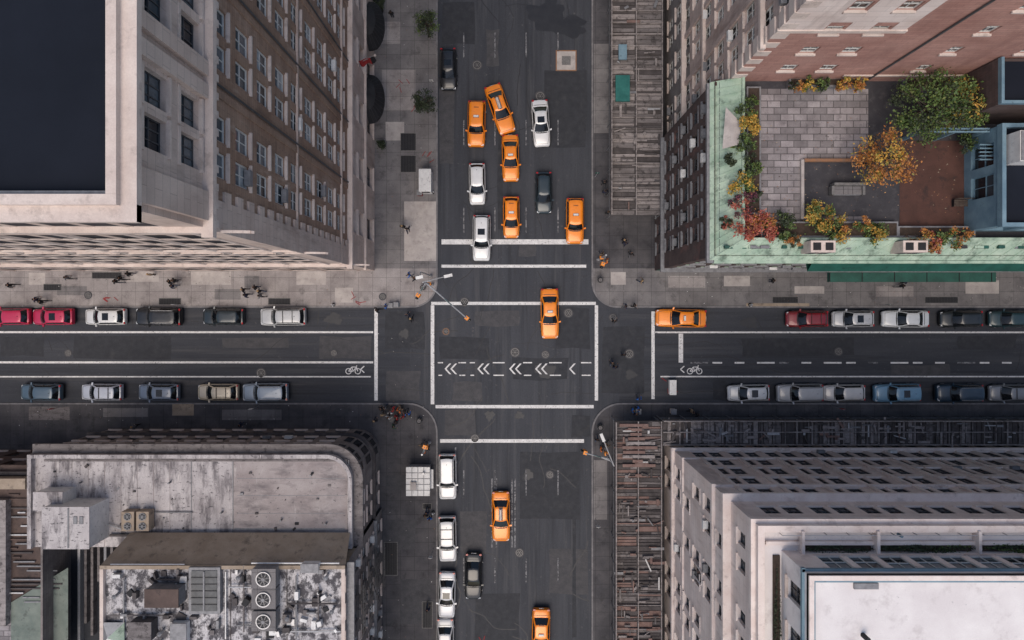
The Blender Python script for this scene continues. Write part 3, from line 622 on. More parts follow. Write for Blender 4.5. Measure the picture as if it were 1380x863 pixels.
for i in range(6): f.ob(17+i*3.3,17.06+i*3.3,4.0,4.06,.0,1.35,m_black)
g.box(x0+.05,x0+.4,yb0-.3,yb0+.2,0,21.9,m_dkbrick)
g.obj('walls_and_windows',T)
g=MB(); TX_=lambda p,k=kt:X(p,k); TY_=lambda p,k=kt:Y(p,k)
flatroof(g,x0+.3,x1,y0+.3,yb0,ZT,m_tdark)
xi=TX_(995); yi=TY_(325)
g.face([(x0-.3,y0-.3,21.6),(xi,yi,22.9),(xi,yb0,22.9),(x0-.3,yb0,21.6)][::-1],m_copper)
g.face([(x0-.3,y0-.3,21.6),(x1,y0-.3,21.6),(x1,yi,22.9),(xi,yi,22.9)],m_copper)
g.face([(xi,yi,22.9),(xi,yi,ZT),(xi,yb0,ZT),(xi,yb0,22.9)],m_copper); g.face([(xi,yi,22.9),(x1,yi,22.9),(x1,yi,ZT),(xi,yi,ZT)],m_copper)
n=22
for i in range(n+1):
    t=i/n; yy=lerp(yi,yb0,t); yo=lerp(y0-.3,yb0,t); g.tube((x0-.28,yo,21.64),(xi,yy,22.93),.04,m_copper,4)
for i in range(60):
    t=i/60; g.tube((lerp(x0-.3,x1,t),y0-.28,21.64),(lerp(xi,x1,t),yi,22.93),.04,m_copper,4)
g.box(xi-.05,xi+.15,yi,yb0-.02,22.8,23.05,m_copper); g.box(xi+.15,x1,yi-.05,yi+.15,22.8,23.05,m_copper)
g.face([(TX_(1100),y0-1.1,20.4),(x1,y0-1.1,20.4),(x1,y0-.32,21.58),(TX_(1100),y0-.32,21.58)],m_dkgreen)
g.face([(TX_(1100),y0-1.1,20.4),(TX_(1100),y0-.05,20.0),(x1,y0-.05,20.0),(x1,y0-1.1,20.4)],m_dkgreen)
g.face([(TX_(972),TY_(150),23.1),(TX_(968),TY_(205),23.0),(TX_(988),TY_(200),23.12),(TX_(993),TY_(172),23.1)],m_slab)
for i in range(40):
    px=R.uniform(968,1370); zq=22.45+i*.01; g.box(TX_(px),TX_(px+R.uniform(2,12)),TY_(336),TY_(332),zq-.4,zq-.1,R.choice([m_dkgreen,m_copper,m_tdark,m_grey]))
g.obj('copper_roof_skirts',T)
g=MB()
def sheet(x0_,x1_,y0_,y1_,z,m): g.face([(TX_(x0_),TY_(y1_),z),(TX_(x1_),TY_(y1_),z),(TX_(x1_),TY_(y0_),z),(TX_(x0_),TY_(y0_),z)],m)
sheet(1022,1170,120,302,ZT+.01,m_tile); sheet(1080,1214,216,292,ZT+.02,m_tdark); sheet(1212,1315,190,306,ZT+.03,m_tbrown); sheet(1170,1212,120,215,ZT+.015,m_tdark)
g.box(TX_(1078),TX_(1082),TY_(296),TY_(216),ZT,ZT+.25,m_slab); g.box(TX_(1082.1),TX_(1212),TY_(219),TY_(215),ZT,ZT+.3,m_rust)
g.box(TX_(1308),TX_(1312),TY_(305),TY_(180),ZT,ZT+.8,m_rust)
for a,b,c,d in((1003,1022,120,290),(1022,1205,300,321),(1205,1308,306,321),(1060,1160,108,120),(1215,1330,106,125)):
    g.box(TX_(a),TX_(b),TY_(d),TY_(c),ZT,ZT+.55,m_grey); g.box(TX_(a)+.12,TX_(b)-.12,TY_(d)+.12,TY_(c)-.12,ZT+.5,ZT+.57,m_soil)
for i in range(260):
    px,py=R.uniform(1025,1310),R.gauss(235,45)
    if not 122<py<304: continue
    x,y=TX_(px),TY_(py); s_=R.uniform(.03,.07); z=ZT+.05+i*.0001; g.face([(x-s_,y,z),(x,y-s_*.6,z),(x+s_,y,z),(x,y+s_*.6,z)],R.choice([m_rust,m_soil,m_soil,m_roofT]))
g.obj('terrace_floor_and_planters',T)
g=MB()
for px in(1094,1214):
    cx=TX_(px); g.box(cx-.9,cx+.9,yi-1.0,yi-.15,22.2,23.9,m_trim)
    for o in(-.45,.45): g.box(cx+o-.28,cx+o+.28,yi-.85,yi-.3,23.88,23.95,m_black); g.box(cx+o-.3,cx+o+.3,yi-1.03,yi-.98,22.5,23.5,m_framed)
g.obj('chimneys',T)
g=MB(); k2=KH(26.0)
bx0,bx1,by0,by1=X(1350,k2),x1,Y(304,k2),Y(172,k2)
f=Fac(g,(bx0,by1),(bx0,by0)); f.wall(ZT,26,[(.8,2.4),(3.0,4.6)],[(22.8,25.2)],m_bluegr,pn=panesD,frame=m_bluegr,sill=None,ac=0)
f=Fac(g,(bx0,by0),(bx1,by0)); f.wall(ZT,26,per(1.6,(0,),1.6,f.U,2.4),[(22.8,25.2)],m_bluegr,pn=panesD,frame=m_bluegr,sill=None,ac=0)
g.box(bx0,bx1,by1,by1+.2,ZT,25.6,m_bluegr); flatroof(g,bx0,bx1,by0,by1,25.8,m_membr); parapet(g,bx0-.1,bx1,by0-.1,by1+.25,25.7,26.2,.28,m_bluegr)
g.box(bx0+.4,bx0+3.4,by1-2.6,by1-.5,25.8,27.2,m_white)
for i in range(7): g.box(bx0+.45+i*.4,bx0+.65+i*.4,by1-2.55,by1-.55,27.2,27.26,m_grey)
ux0=X(1345,KH(27)); g.box(ux0,x1,by1+1.3,yb0-.1,ZT,27,m_dkbrick); flatroof(g,ux0+.2,x1,by1+1.5,yb0-.3,27.01,m_membr); g.box(ux0,ux0+.2,by1+1.3,yb0-.1,27,27.35,m_bluegr); g.box(ux0+.2,x1,by1+1.3,by1+1.5,27,27.35,m_bluegr)
k3=KH(24.8)
for py in(174,178): g.box(X(1243,k3),X(1333,k3),Y(py+1,k3),Y(py-1,k3),24.7,24.9,m_bluegr)
for px in(1245,1290,1331): g.box(X(px-1.5,k3),X(px+1.5,k3),Y(178,k3),Y(174,k3),ZT,24.7,m_bluegr)
for i in range(5): g.box(X(1320,k3),X(1352,k3),Y(196+i*5,k3),Y(194.5+i*5,k3),24.7,24.85,m_bluegr)
g.obj('penthouse',T)
e=empty('garden_sofa',(TX_(1138),TY_(257),ZT)); g=MB(); cx,cy=TX_(1138),TY_(257)
g.box(cx-1.15,cx+1.15,cy-.42,cy+.25,ZT+.15,ZT+.45,m_grey); g.box(cx-1.15,cx+1.15,cy+.25,cy+.45,ZT+.15,ZT+.85,m_ironL)
for s_ in(-1,1): g.box(cx+s_*1.15-.1,cx+s_*1.15+.1,cy-.42,cy+.24,ZT+.14,ZT+.65,m_ironL)
for i in range(3): g.box(cx-1.02+i*.69,cx-.36+i*.69,cy-.38,cy+.22,ZT+.45,ZT+.55,m_walkM)
for a in(-1,1):
    for b in(-.35,.35): g.box(cx+a*1.05-.04,cx+a*1.05+.04,cy+b-.04,cy+b+.04,ZT+.02,ZT+.15,m_black)
g.obj('frame_and_cushions',e)
e=empty('garden_bench',(TX_(1295),TY_(276),ZT)); g=MB(); cx,cy=TX_(1295),TY_(275)
for i in range(4): g.box(cx-.8,cx+.8,cy-.25+i*.13,cy-.15+i*.13,ZT+.42,ZT+.46,m_bark)
for i in range(3): g.box(cx-.8,cx+.8,cy+.27,cy+.31,ZT+.55+i*.14,ZT+.65+i*.14,m_bark)
for a in(-.7,.7): g.box(cx+a-.03,cx+a+.03,cy-.24,cy+.3,ZT+.03,ZT+.42,m_black)
g.obj('slats',e)

# ---------------------------------------------------------------- foliage
def leafmat(n,cols): return M(n,(1,1,1),island=cols,rough=.7)
L_or=leafmat('leaves_orange',[(.32,.12,.03),(.48,.20,.04),(.40,.15,.04),(.14,.07,.03),(.55,.29,.09)])
L_rd=leafmat('leaves_red',[(.32,.04,.03),(.45,.11,.07),(.16,.03,.03),(.48,.19,.11),(.2,.06,.06)])
L_ye=leafmat('leaves_yellow',[(.48,.32,.04),(.52,.26,.05),(.30,.25,.05),(.12,.12,.03)])
L_gr=leafmat('leaves_green',[(.035,.075,.018),(.08,.14,.03),(.13,.19,.05),(.02,.035,.012),(.17,.19,.05)])
L_dk=leafmat('leaves_dark',[(.012,.024,.012),(.03,.045,.02),(.05,.065,.03),(.02,.025,.015)])
L_pu=leafmat('leaves_purple',[(.10,.02,.05),(.17,.05,.08),(.05,.02,.03),(.12,.08,.05)])
def leaves(g,c,r,n,size,mats,clumps=14,sub=.35):
    C_=[]
    for i in range(clumps):
        while True:
            p=Vector((R.uniform(-1,1),R.uniform(-1,1),R.uniform(-.8,1)))
            if p.length<1: break
        C_.append((p,R.choice(mats),R.uniform(.5,1.2)))
    for i in range(n):
        p,m,w=R.choice(C_); q=p+Vector((R.gauss(0,sub*w*.6),R.gauss(0,sub*w*.6),R.gauss(0,sub*w*.5)))
        if q.length>1.3: q*=.8
        q=Vector((c[0]+q.x*r[0],c[1]+q.y*r[1],c[2]+q.z*r[2]))
        a=Vector((R.gauss(0,1),R.gauss(0,1),R.gauss(0,.6))).normalized(); b=a.cross(Vector((R.gauss(0,1),R.gauss(0,1),R.gauss(0,1)))).normalized(); s_=size*R.uniform(.6,1.3)
        if R.random()<.08: m=R.choice(mats)
        g.face([tuple(q-a*s_),tuple(q-b*s_*.55),tuple(q+a*s_),tuple(q+b*s_*.55)],m)
def tree(name,x,y,z,h,r,mats,n,size,parent=None,rz=None,clumps=26,sub=.3):
    e=empty(name,(x,y,z)); g=MB(); rz=rz or r*.7; top=(x+.1,y,z+h-rz*.6)
    p=Vector((x,y,z)); mid=Vector((x+R.uniform(-.1,.1),y+R.uniform(-.1,.1),z+h*.45)); tr=.05+h*.018
    g.tube(p,mid,tr,m_bark,8,tr*.75); g.tube(mid,top,tr*.75,m_bark,7,tr*.35)
    for i in range(11):
        a=i*2.4+R.random()*.5; st=mid.lerp(Vector(top),R.uniform(0,.8)); en=Vector((x+math.cos(a)*r*R.uniform(.5,.95),y+math.sin(a)*r*R.uniform(.5,.95),z+h-rz*R.uniform(.0,1.0)))
        md=st.lerp(en,.5)+Vector((0,0,.12)); g.tube(st,md,tr*.4,m_bark,5,tr*.26); g.tube(md,en,tr*.26,m_bark,5,tr*.08)
        for k in range(3): g.tube(md,md+Vector((R.gauss(0,r*.25),R.gauss(0,r*.25),rz*.3)),tr*.16,m_bark,4,tr*.05)
    g.obj('trunk_and_limbs',e); g=MB(); leaves(g,(x,y,z+h-rz*.8),(r*.9,r*.9,rz),n,size,mats,clumps=clumps,sub=sub); g.obj('crown',e)
def shrub(name,px,py,r,mats,n=900,size=.10,z=ZT+.55,hh=.9,rx=1.0):
    k=KH(z+hh); x,y=X(px,k),Y(py,k); e=empty(name,(x,y,z)); g=MB()
    for i in range(7):
        a=i*.9; g.tube((x,y,z),(x+math.cos(a)*r*.6*rx,y+math.sin(a)*r*.6,z+hh*.9),.03,m_bark,4,.012)
    g.obj('stems',e); g=MB(); leaves(g,(x,y,z+hh*.75),(r*rx,r,hh*.7),n,size,mats,clumps=14,sub=.32); g.obj('foliage',e)
kk=KH(25.5)
tree('green_tree',X(1258,kk),Y(140,kk),ZT,4.2,2.9,[L_gr,L_gr,L_gr,L_dk],5200,.11,rz=1.3,clumps=46,sub=.27)
tree('green_tree',X(1308,kk),Y(138,kk),ZT,3.6,2.0,[L_gr,L_gr,L_ye],2400,.10,rz=1.1,clumps=28,sub=.27)
tree('autumn_tree',X(1198,kk),Y(210,kk),ZT,3.9,2.3,[L_or,L_or,L_ye],2700,.10,rz=1.2,clumps=36,sub=.24)
shrub('red_shrub',1020,305,1.35,[L_rd,L_rd,L_or],1900); shrub('green_shrub',1056,305,1.0,[L_gr,L_dk],1100)
shrub('yellow_shrub',1103,294,1.15,[L_ye,L_gr,L_ye],1400); shrub('orange_shrub',1132,306,1.0,[L_or,L_ye,L_gr],1000); shrub('orange_shrub',1165,304,.6,[L_or,L_gr],450)
shrub('yellow_shrub',1180,312,.85,[L_ye,L_gr],850); shrub('orange_shrub',1246,319,.8,[L_or,L_ye,L_rd],650,rx=1.5); shrub('green_shrub',1288,318,.9,[L_gr,L_gr,L_or],800,rx=1.4); shrub('green_shrub',1308,190,.8,[L_gr,L_dk],700)
for px,py,r,ms in((1014,166,.85,[L_ye,L_ye]),(1002,196,.8,[L_gr,L_dk]),(1008,140,.8,[L_dk,L_gr]),(1012,222,.8,[L_dk,L_gr]),(999,250,1.0,[L_ye,L_gr]),(1003,276,.95,[L_pu,L_rd]),(1016,262,.6,[L_pu,L_dk]),(985,215,.4,[L_dk]),(980,300,.45,[L_rd,L_dk])): shrub('terrace_shrub',px,py,r,ms,850)
for px,ms in((1075,[L_or,L_dk]),(1110,[L_dk,L_gr]),(1140,[L_or,L_ye]),(1160,[L_or,L_ye]),(1092,[L_gr,L_ye])): shrub('terrace_shrub',px,113,.5,ms,380)
shrub('ornamental_grass',1070,325,.6,[L_or,L_dk],450); shrub('ornamental_grass',1262,332,.55,[L_or,L_rd],350)
tree('street_tree',X(579),Y(50),.13,4.6,1.35,[L_dk,L_dk,L_gr],2000,.10,rz=1.4)
tree('street_tree',X(577),Y(152),.13,4.4,1.3,[L_dk,L_dk],1800,.10,rz=1.3)
for px,py in((507,16),(510,197),(507,6)):
    e=empty('planter_pot',(X(px)+.5,Y(py),.13)); g=MB(); x,y=X(px)+.5,Y(py); g.tube((x,y,.13),(x,y,.8),.32,m_black,12,.45); g.obj('pot',e); g=MB(); leaves(g,(x,y,1.2),(.55,.55,.45),500,.09,[L_dk],10); g.obj('foliage',e)

# ---------------------------------------------------------------- sidewalk sheds
def shed(name,x0,x1,y0,y1,z=3.5,mix=(m_plankA,m_plankB,m_plankC),along='y',messy=.3,base=m_plankC):
    if x0>x1:x0,x1=x1,x0
    if y0>y1:y0,y1=y1,y0
    e=empty(name,((x0+x1)/2,(y0+y1)/2,0)); g=MB()
    g.box(x0,x1,y0,y1,z-.22,z-.05,base)
    lx,ly=(x1-x0),(y1-y0)
    if along=='y':
        y=y0
        while y<y1-.3:
            w=R.uniform(.25,.62)
            xs=[x0,x0+lx*.48,x1]
            for i in range(2):
                if R.random()<.04: continue
                a=xs[i]+.05+R.uniform(0,.1);b=xs[i+1]-.05-R.uniform(0,.1)
                if R.random()<.25: m_=lerp(a,b,R.uniform(.3,.7)); g.box(a,m_,y+.02,y+w-.05,z-.05,z+R.uniform(0,.05),R.choice(mix)); a=m_+.04
                g.box(a,b,y+.02,min(y+w-.05,y1),z-.05,z+R.uniform(0,.06),R.choice(mix if i==0 else mix[1:]),R.gauss(0,.007))
            y+=w
        y=y0+.5
        while y<y1: g.box(x0-.05,x1+.05,y,y+.12,z+.061,z+.16,R.choice(mix),R.gauss(0,.004)); y+=1.2
        for xx in(x0-.02,x0+lx*.48,x1-.12): g.box(xx,xx+.1,y0,y1,z+.165,z+.3 if xx>x0 else z+.8,m_plankA)
    else:
        x=x0
        while x<x1-.3:
            w=R.uniform(.25,.6)
            if R.random()>.06: g.box(x+.02,min(x+w-.05,x1),y0+.06+R.uniform(0,.15),y1-.06-R.uniform(0,.15),z-.05,z+R.uniform(0,.06),R.choice(mix),R.gauss(0,.006))
            x+=w
        x=x0+.5
        while x<x1: g.box(x,x+.12,y0-.05,y1+.05,z+.061,z+.16,R.choice(mix)); x+=1.2
        for yy in(y0,y0+ly*.5,y1-.1): g.box(x0,x1,yy,yy+.1,z+.165,z+.3 if yy<y1-.2 else z+.8,m_plankA)
    n=int(lx*ly*messy)
    for i in range(n):
        px,py=R.uniform(x0+.3,x1-.3),R.uniform(y0+.3,y1-.3); l=R.uniform(.1,.7); w=R.uniform(.03,.14)
        g.box(px-l,px+l,py-w,py+w,z+.17+i*.0004,z+.22+R.random()*.1+i*.0004,R.choice(list(mix)+[m_plankA,m_grey,m_steel,m_plankR]),R.choice((0,0,1.57,R.uniform(0,3))))
    g.obj('deck',e); g=MB()
    xs=[x0+.1,x1-.1]; stepn=max(2,int(max(lx,ly)/2.4))
    for i in range(stepn+1):
        t=i/stepn
        for s_ in(0,1):
            if ly>=lx: p=(xs[s_],lerp(y0+.1,y1-.1,t))
            else: p=(lerp(x0+.1,x1-.1,t),(y0+.1,y1-.1)[s_])
            g.tube((p[0],p[1],.13),(p[0],p[1],z-.2),.05,m_grey,6)
    for s_ in(0,1):
        if ly>=lx: g.tube((xs[s_],y0,1.9),(xs[s_],y1,1.9),.035,m_grey,5)
        else: g.tube((x0,(y0+.1,y1-.1)[s_],1.9),(x1,(y0+.1,y1-.1)[s_],1.9),.035,m_grey,5)
    g.obj('posts_and_rails',e); return e
k5=KH(3.6)
s1=shed('sidewalk_shed',X(823,k5),X(893,k5),Y(290,k5),Y(-160,k5),mix=(m_plankA,m_plankA,m_plankB,m_plankA,m_plankB,m_plankC),messy=.35)
g=MB(); g.box(X(829,k5),X(848,k5),Y(138,k5),Y(103,k5),3.75,3.95,m_teal); g.box(X(833,k5),X(844,k5),Y(82,k5),Y(62,k5),3.75,4.0,m_bluegr); g.obj('tarpaulins',s1)
s2=shed('sidewalk_shed',X(829,k5),X(892,k5),Y(1060,k5),Y(568,k5),mix=(m_plankB,m_plankC,m_plankB,m_plankC,m_plankR),messy=.9)
g=MB()
for i in range(10): 
    zq=3.75+i*.004; g.box(X(840+R.uniform(-6,12),k5),X(868+R.uniform(-5,18),k5),Y(575+i*6,k5),Y(571+i*6,k5),zq,zq+.08,R.choice([m_plankR,m_plankR,m_plankA]))
g.obj('timber_stack',s2)
s3=shed('sidewalk_shed',X(893,k5),X(1650,k5),Y(600,k5),Y(566,k5),mix=(m_plankB,m_plankC,m_plankA,m_plankC),along='x',messy=1.0)

# ---------------------------------------------------------------- building C: cream block south-east
Cb=empty('cream_stone_office_block',(X(1200),Y(750),0)); cx0,cy0=X(895),Y(595.5); cx1,cy1=X(1640),Y(1120); Z1=27.6
g=MB(); f=Fac(g,(cx0,cy0),(cx0,cy1))
rowsC=[(1,3.2)]+[(5.2+3.4*i,7.1+3.4*i) for i in range(5)]
f.wall(0,22.3,per(2.0,(0,1.9),1.15,f.U,5.6),rowsC,m_cream,pn=panesD+[panes[0],panes[1]],frame=m_framed,ac=.15,lintel=m_ctrim,sill=m_ctrim,skip=lambda u,v:int(u*7.3+v*3)%6==0)
f.wall(22.3,Z1,per(2.0,(0,1.9),1.0,f.U,5.6),[(24.0,25.6)],m_cream,pn=panesD,frame=m_framed,ac=0,sill=m_ctrim)
for z,o,h in((4.3,.3,.4),(8.2,.15,.2),(18.1,.25,.3),(22.1,.6,.35),(21.75,.4,.34),(27.2,.3,.4)): f.ob(-o,f.U,z,z+h,-.05,o,m_ctrim)
for i in range(int(f.U/.8)): f.ob(i*.8+.2,i*.8+.5,21.35,21.75,-.03,.4,m_ctrim)
for u in(8.9,18.3,27.7):
    pts=[f.pt(u-.5,12.1,.02),f.pt(u+.5,12.1,.02)]+[f.pt(u+.5*math.cos(a),14.4+.5*math.sin(a),.02) for a in [math.pi*i/8 for i in range(9)]]
    g.face(pts,panes[0]); prev=None
    for a in [math.pi*i/8 for i in range(9)]:
        q=(u+.6*math.cos(a),14.4+.6*math.sin(a))
        if prev: g.tube(f.pt(*prev,.05),f.pt(*q,.05),.09,m_ctrim,5)
        prev=q
    for s_ in(-.6,.6): g.tube(f.pt(u+s_,12,.05),f.pt(u+s_,14.4,.05),.09,m_ctrim,5)
    f.ob(u-.8,u+.8,11.8,12.05,-.03,.3,m_ctrim)
f=Fac(g,(cx1,cy0),(cx0,cy0))
f.wall(0,22.3,per(1.9,(0,1.6),1.15,f.U,3.6),[(a-.1,b+.25) for a,b in rowsC],m_cream,pn=panesD,frame=m_framed,ac=.05,sill=m_ctrim,sp=.08,depth=.15)
f.wall(22.3,Z1,per(1.9,(0,1.6),1.1,f.U,3.6),[(23.8,25.4)],m_cream,pn=panesD,frame=m_framed,ac=0,sill=m_ctrim,sp=.08,depth=.12)
for z,o,h in((4.3,.3,.4),(8.2,.15,.2),(18.1,.2,.3),(22.1,.6,.35),(27.2,.3,.4)): f.ob(0,f.U+(o-.004),z+.004,z+h+.004,-.05,o-.004,m_ctrim)
u=.3
while u<f.U: f.ob(u-.16,u+.16,8.5,22.0,-.03,.15,m_ctrim); u+=3.6
g.obj('walls_and_windows',Cb)
g=MB(); k1=KH(Z1); RX=lambda p:X(p,k1); RY=lambda p:Y(p,k1)
flatroof(g,cx0,cx1,cy1,cy0,Z1,m_roofC)
g.box(cx0,cx0+.45,cy1,cy0,Z1-.01,28.1,m_ctrim); g.box(cx0+.45,cx1,cy0-.45,cy0,Z1-.01,28.1,m_ctrim)
g.box(RX(1030),cx1,RY(733),RY(728),Z1,27.9,m_ctrim)
for i,px in enumerate((1075,1175,1310,1450)): g.box(RX(px),RX(px+4),RY(742),RY(712),Z1,28.3,m_ctrim)
g.box(RX(1182),RX(1306),RY(741),RY(734),Z1,27.85,m_soil); g.box(RX(1317),RX(1440),RY(741),RY(734),Z1,27.85,m_soil); g.box(RX(1080),RX(1172),RY(741),RY(735),Z1,27.8,m_soil)
g.box(RX(1041),RX(1050),RY(1000),RY(748),Z1,27.75,m_soil)
leaves(g,(RX(1244),RY(737),28.0),(2.9,.3,.25),1300,.07,[L_dk,L_dk,L_gr],24,.3); leaves(g,(RX(1378),RY(737),28.0),(2.9,.3,.25),1200,.07,[L_dk,L_gr],24,.3); leaves(g,(RX(1126),RY(738),28.0),(2.2,.28,.2),700,.07,[L_dk],20,.3)
leaves(g,(RX(1045),RY(850),28.0),(.25,4.5,.2),900,.07,[L_dk],26,.2)
g.tube((RX(1050),RY(718),28.2),(cx1,RY(718),28.2),.03,m_steel,5)
for i in range(20): g.tube((RX(1050+i*30),RY(718),Z1),(RX(1050+i*30),RY(718),28.2),.03,m_steel,5)
g.obj('roof_terrace',Cb)
g=MB(); Z2=31.8; px0,py0=X(1053,k1),Y(742,k1)
f=Fac(g,(px0,py0),(px0,cy1)); f.wall(Z1,Z2,per(2.0,(0,),1.3,f.U,3.0),[(28.6,30.7)],m_roofC,pn=[panes[0],panes[1]],frame=m_framed,ac=0); f.ob(-.2,f.U,31.0,31.25,-.05,.15,m_bluegr)
f=Fac(g,(cx1,py0),(px0,py0)); f.wall(Z1,Z2,per(1.2,(0,),1.55,f.U,2.0),[(28.6,30.7)],m_ctrim,pn=[panes[0],panes[1]],frame=m_frame,ac=0,depth=.1,sp=.06); f.ob(0,f.U+.14,31.004,31.25,-.05,.14,m_bluegr)
flatroof(g,px0,cx1,cy1,py0,Z2-.2,m_roofC); g.box(px0,px0+.3,cy1,py0,Z2-.25,Z2+.15,m_ctrim); g.box(px0+.3,cx1,py0-.3,py0,Z2-.25,Z2+.15,m_ctrim)
k6=KH(Z2); g.box(X(1152,k6),X(1185,k6),Y(795,k6),Y(787,k6),Z2-.2,Z2-.05,m_grey); g.tube((X(1165,k6),Y(858,k6),Z2-.2),(X(1165,k6),Y(858,k6),Z2+.5),.15,m_black,10); g.tube((X(1210,k1),Y(720,k1),Z1),(X(1210,k1),Y(720,k1),Z1+.5),.1,m_bluegr,8)
g.box(px0+.3,cx1,py0-.5,py0-.34,Z2-.2,Z2-.1,m_bluegr); g.box(px0+.32,px0+.48,cy1,py0-.51,Z2-.2,Z2-.1,m_bluegr)
g.obj('penthouse',Cb)

# ---------------------------------------------------------------- building D1 with rounded corner
D=empty('rounded_corner_building',(X(330),Y(630),0)); ZD=12.3
dx1,dy1=X(512),Y(578); dx0=X(150); dy0=Y(683); rr=2.4
g=MB()
f=Fac(g,(dx1-rr,dy1),(dx0,dy1)); f.wall(0,ZD,per(1.4,(0,),1.2,f.U,2.2),[(1,3.2),(4.8,6.8),(8.3,10.3)],m_grbrick,pn=panesD,frame=m_framed,lintel=m_trim,hood=.1,depth=.15)
for z,o in((3.9,.35),(11.2,.4),(11.75,.8)): f.ob(0,f.U,z,z+.35,-.05,o,m_plankC if z!=11.75 else m_plankB)
for i in range(int(f.U/.7)): f.ob(i*.7+.1,i*.7+.4,10.75,11.2,-.03,.5,m_grey)
f=Fac(g,(dx1,dy0),(dx1,dy1-rr)); f.wall(0,ZD,per(1.3,(0,),1.2,f.U,2.1),[(1,3.2),(4.8,6.8),(8.3,10.3)],m_grbrick,pn=panesD,frame=m_framed,lintel=m_trim,hood=.1)
for z,o in((3.9,.35),(11.2,.4),(11.75,.8)): f.ob(0,f.U,z,z+.35,-.05,o,m_plankC if z!=11.75 else m_plankB)
ccx,ccy=dx1-rr,dy1-rr; n=12
def arcring(r0,r1,z0,z1,m):
    for i in range(n):
        a=math.pi/2*i/n;b=math.pi/2*(i+1)/n
        P=lambda r,t,z:(ccx+r*math.cos(t),ccy+r*math.sin(t),z)
        g.face([P(r1,a,z0),P(r1,b,z0),P(r1,b,z1),P(r1,a,z1)],m); g.face([P(r0,a,z1),P(r1,a,z1),P(r1,b,z1),P(r0,b,z1)],m); g.face([P(r0,a,z0),P(r0,b,z0),P(r0,b,z1),P(r0,a,z1)],m); g.face([P(r0,b,z0),P(r1,b,z0),P(r1,a,z0),P(r0,a,z0)],m)
arcring(rr-.5,rr,0,ZD,m_grbrick)
for i in range(4):
    a=math.pi/2*(i+.5)/4
    for z in(1.2,4.8,8.3):
        p=Vector((ccx+(rr+.02)*math.cos(a),ccy+(rr+.02)*math.sin(a),0)); t=Vector((-math.sin(a),math.cos(a),0))*.36
        g.face([(p.x-t.x,p.y-t.y,z),(p.x+t.x,p.y+t.y,z),(p.x+t.x,p.y+t.y,z+2),(p.x-t.x,p.y-t.y,z+2)],panes[0])
for z,o,m in((3.9,.35,m_plankC),(11.2,.4,m_plankC),(11.75,.8,m_plankB)): arcring(rr-.05,rr+o,z,z+.35,m)
arcring(rr-.35,rr-.02,ZD,ZD+.5,m_roofW)
g.box(dx0,dx1-rr,dy1-.35,dy1-.02,ZD-.1,ZD+.5,m_roofW); g.box(dx1-.35,dx1-.02,dy0,dy1-rr,ZD-.1,ZD+.5,m_roofW); g.box(dx0,dx0+.35,dy0,dy1-.36,0,ZD+.5,m_roofW)
g.obj('walls_and_windows',D)
g=MB(); k7=KH(ZD); q=lambda x:X(x,k7); r_=lambda y:Y(y,k7)
P=[(dx0,dy0,ZD),(dx1-.2,dy0,ZD),(dx1-.2,dy1-rr,ZD)]+[(ccx+(rr-.2)*math.cos(math.pi/2*i/8),ccy+(rr-.2)*math.sin(math.pi/2*i/8),ZD) for i in range(1,9)]+[(dx0,dy1-.2,ZD)]
g.face(P,m_roofW)
g.face([(q(315),dy0,ZD+.01),(q(468),dy0,ZD+.01),(q(468),r_(622),ZD+.01),(q(315),r_(622),ZD+.01)],m_roofP)
for x in(258,314,470): g.box(q(x)-.04,q(x)+.04,dy0,r_(620),ZD+.012,ZD+.05,m_grey)
for x in range(75,250,22): g.box(q(x)-.02,q(x)+.02,dy0,r_(620),ZD+.005,ZD+.02,m_roofP)
for y in(645,668,692): g.box(q(320),q(465),r_(y)-.02,r_(y)+.02,ZD+.012,ZD+.025,m_grey)
g.box(q(60),q(468),r_(622),r_(619),ZD,ZD+.06,m_plankB); g.box(q(316),q(465),r_(714),r_(712),ZD+.012,ZD+.05,m_grey)
def box2(x0,x1,y0,y1,za,zb,m,mt,k):
    g.box(X(x0,k),X(x1,k),Y(y1,k),Y(y0,k),za,zb,m); g.box(X(x0,k)-.06,X(x1,k)+.06,Y(y1,k)-.06,Y(y0,k)+.06,zb,zb+.08,mt)
box2(58,120,684,739,ZD,15.2,m_white,m_roofW,KH(15.2)); box2(46,84,664,688,ZD,14.2,m_white,m_roofW,KH(14.2))
g.box(X(92,KH(15.2)),X(94,KH(15.2)),Y(738,KH(15.2)),Y(685,KH(15.2)),15.28,15.34,m_grey)
for x in(100,108): g.box(X(x,KH(15.2)),X(x+5,KH(15.2)),Y(706,KH(15.2)),Y(696,KH(15.2)),15.28,15.36,m_grey)
for x in(172,192):
    xx,yy=X(x,KH(13.4)),Y(703,KH(13.4)); g.box(xx-.55,xx+.55,yy-.85,yy+.85,ZD+.15,13.4,m_roofT)
    for dy_ in(-.42,.42): g.tube((xx,yy+dy_,13.4),(xx,yy+dy_,13.46),.34,m_grey,16); g.disc(xx,yy+dy_,13.465,.28,m_black,14); [g.box(xx-.27,xx+.27,yy+dy_-.03,yy+dy_+.03,13.467+a*.004,13.48+a*.004,m_grey,a) for a in(0,1.05,2.1)]
    g.box(xx-.5,xx+.5,yy-.8,yy-.7,ZD,ZD+.15,m_black); g.box(xx-.5,xx+.5,yy+.7,yy+.8,ZD,ZD+.15,m_black)
g.box(q(150),q(240),r_(722),r_(719),ZD+.1,ZD+.3,m_plankC); g.tube((q(130),r_(700),ZD+.2),(q(165),r_(712),ZD+.2),.06,m_steel,6); g.tube((q(205),r_(690),ZD+.15),(q(260),r_(690),ZD+.15),.05,m_grey,6)
for x,y in((230,650),(300,690),(420,640),(380,700),(110,650),(440,705)): g.tube((q(x),r_(y),ZD),(q(x),r_(y),ZD+.45),.09,m_grey,8)
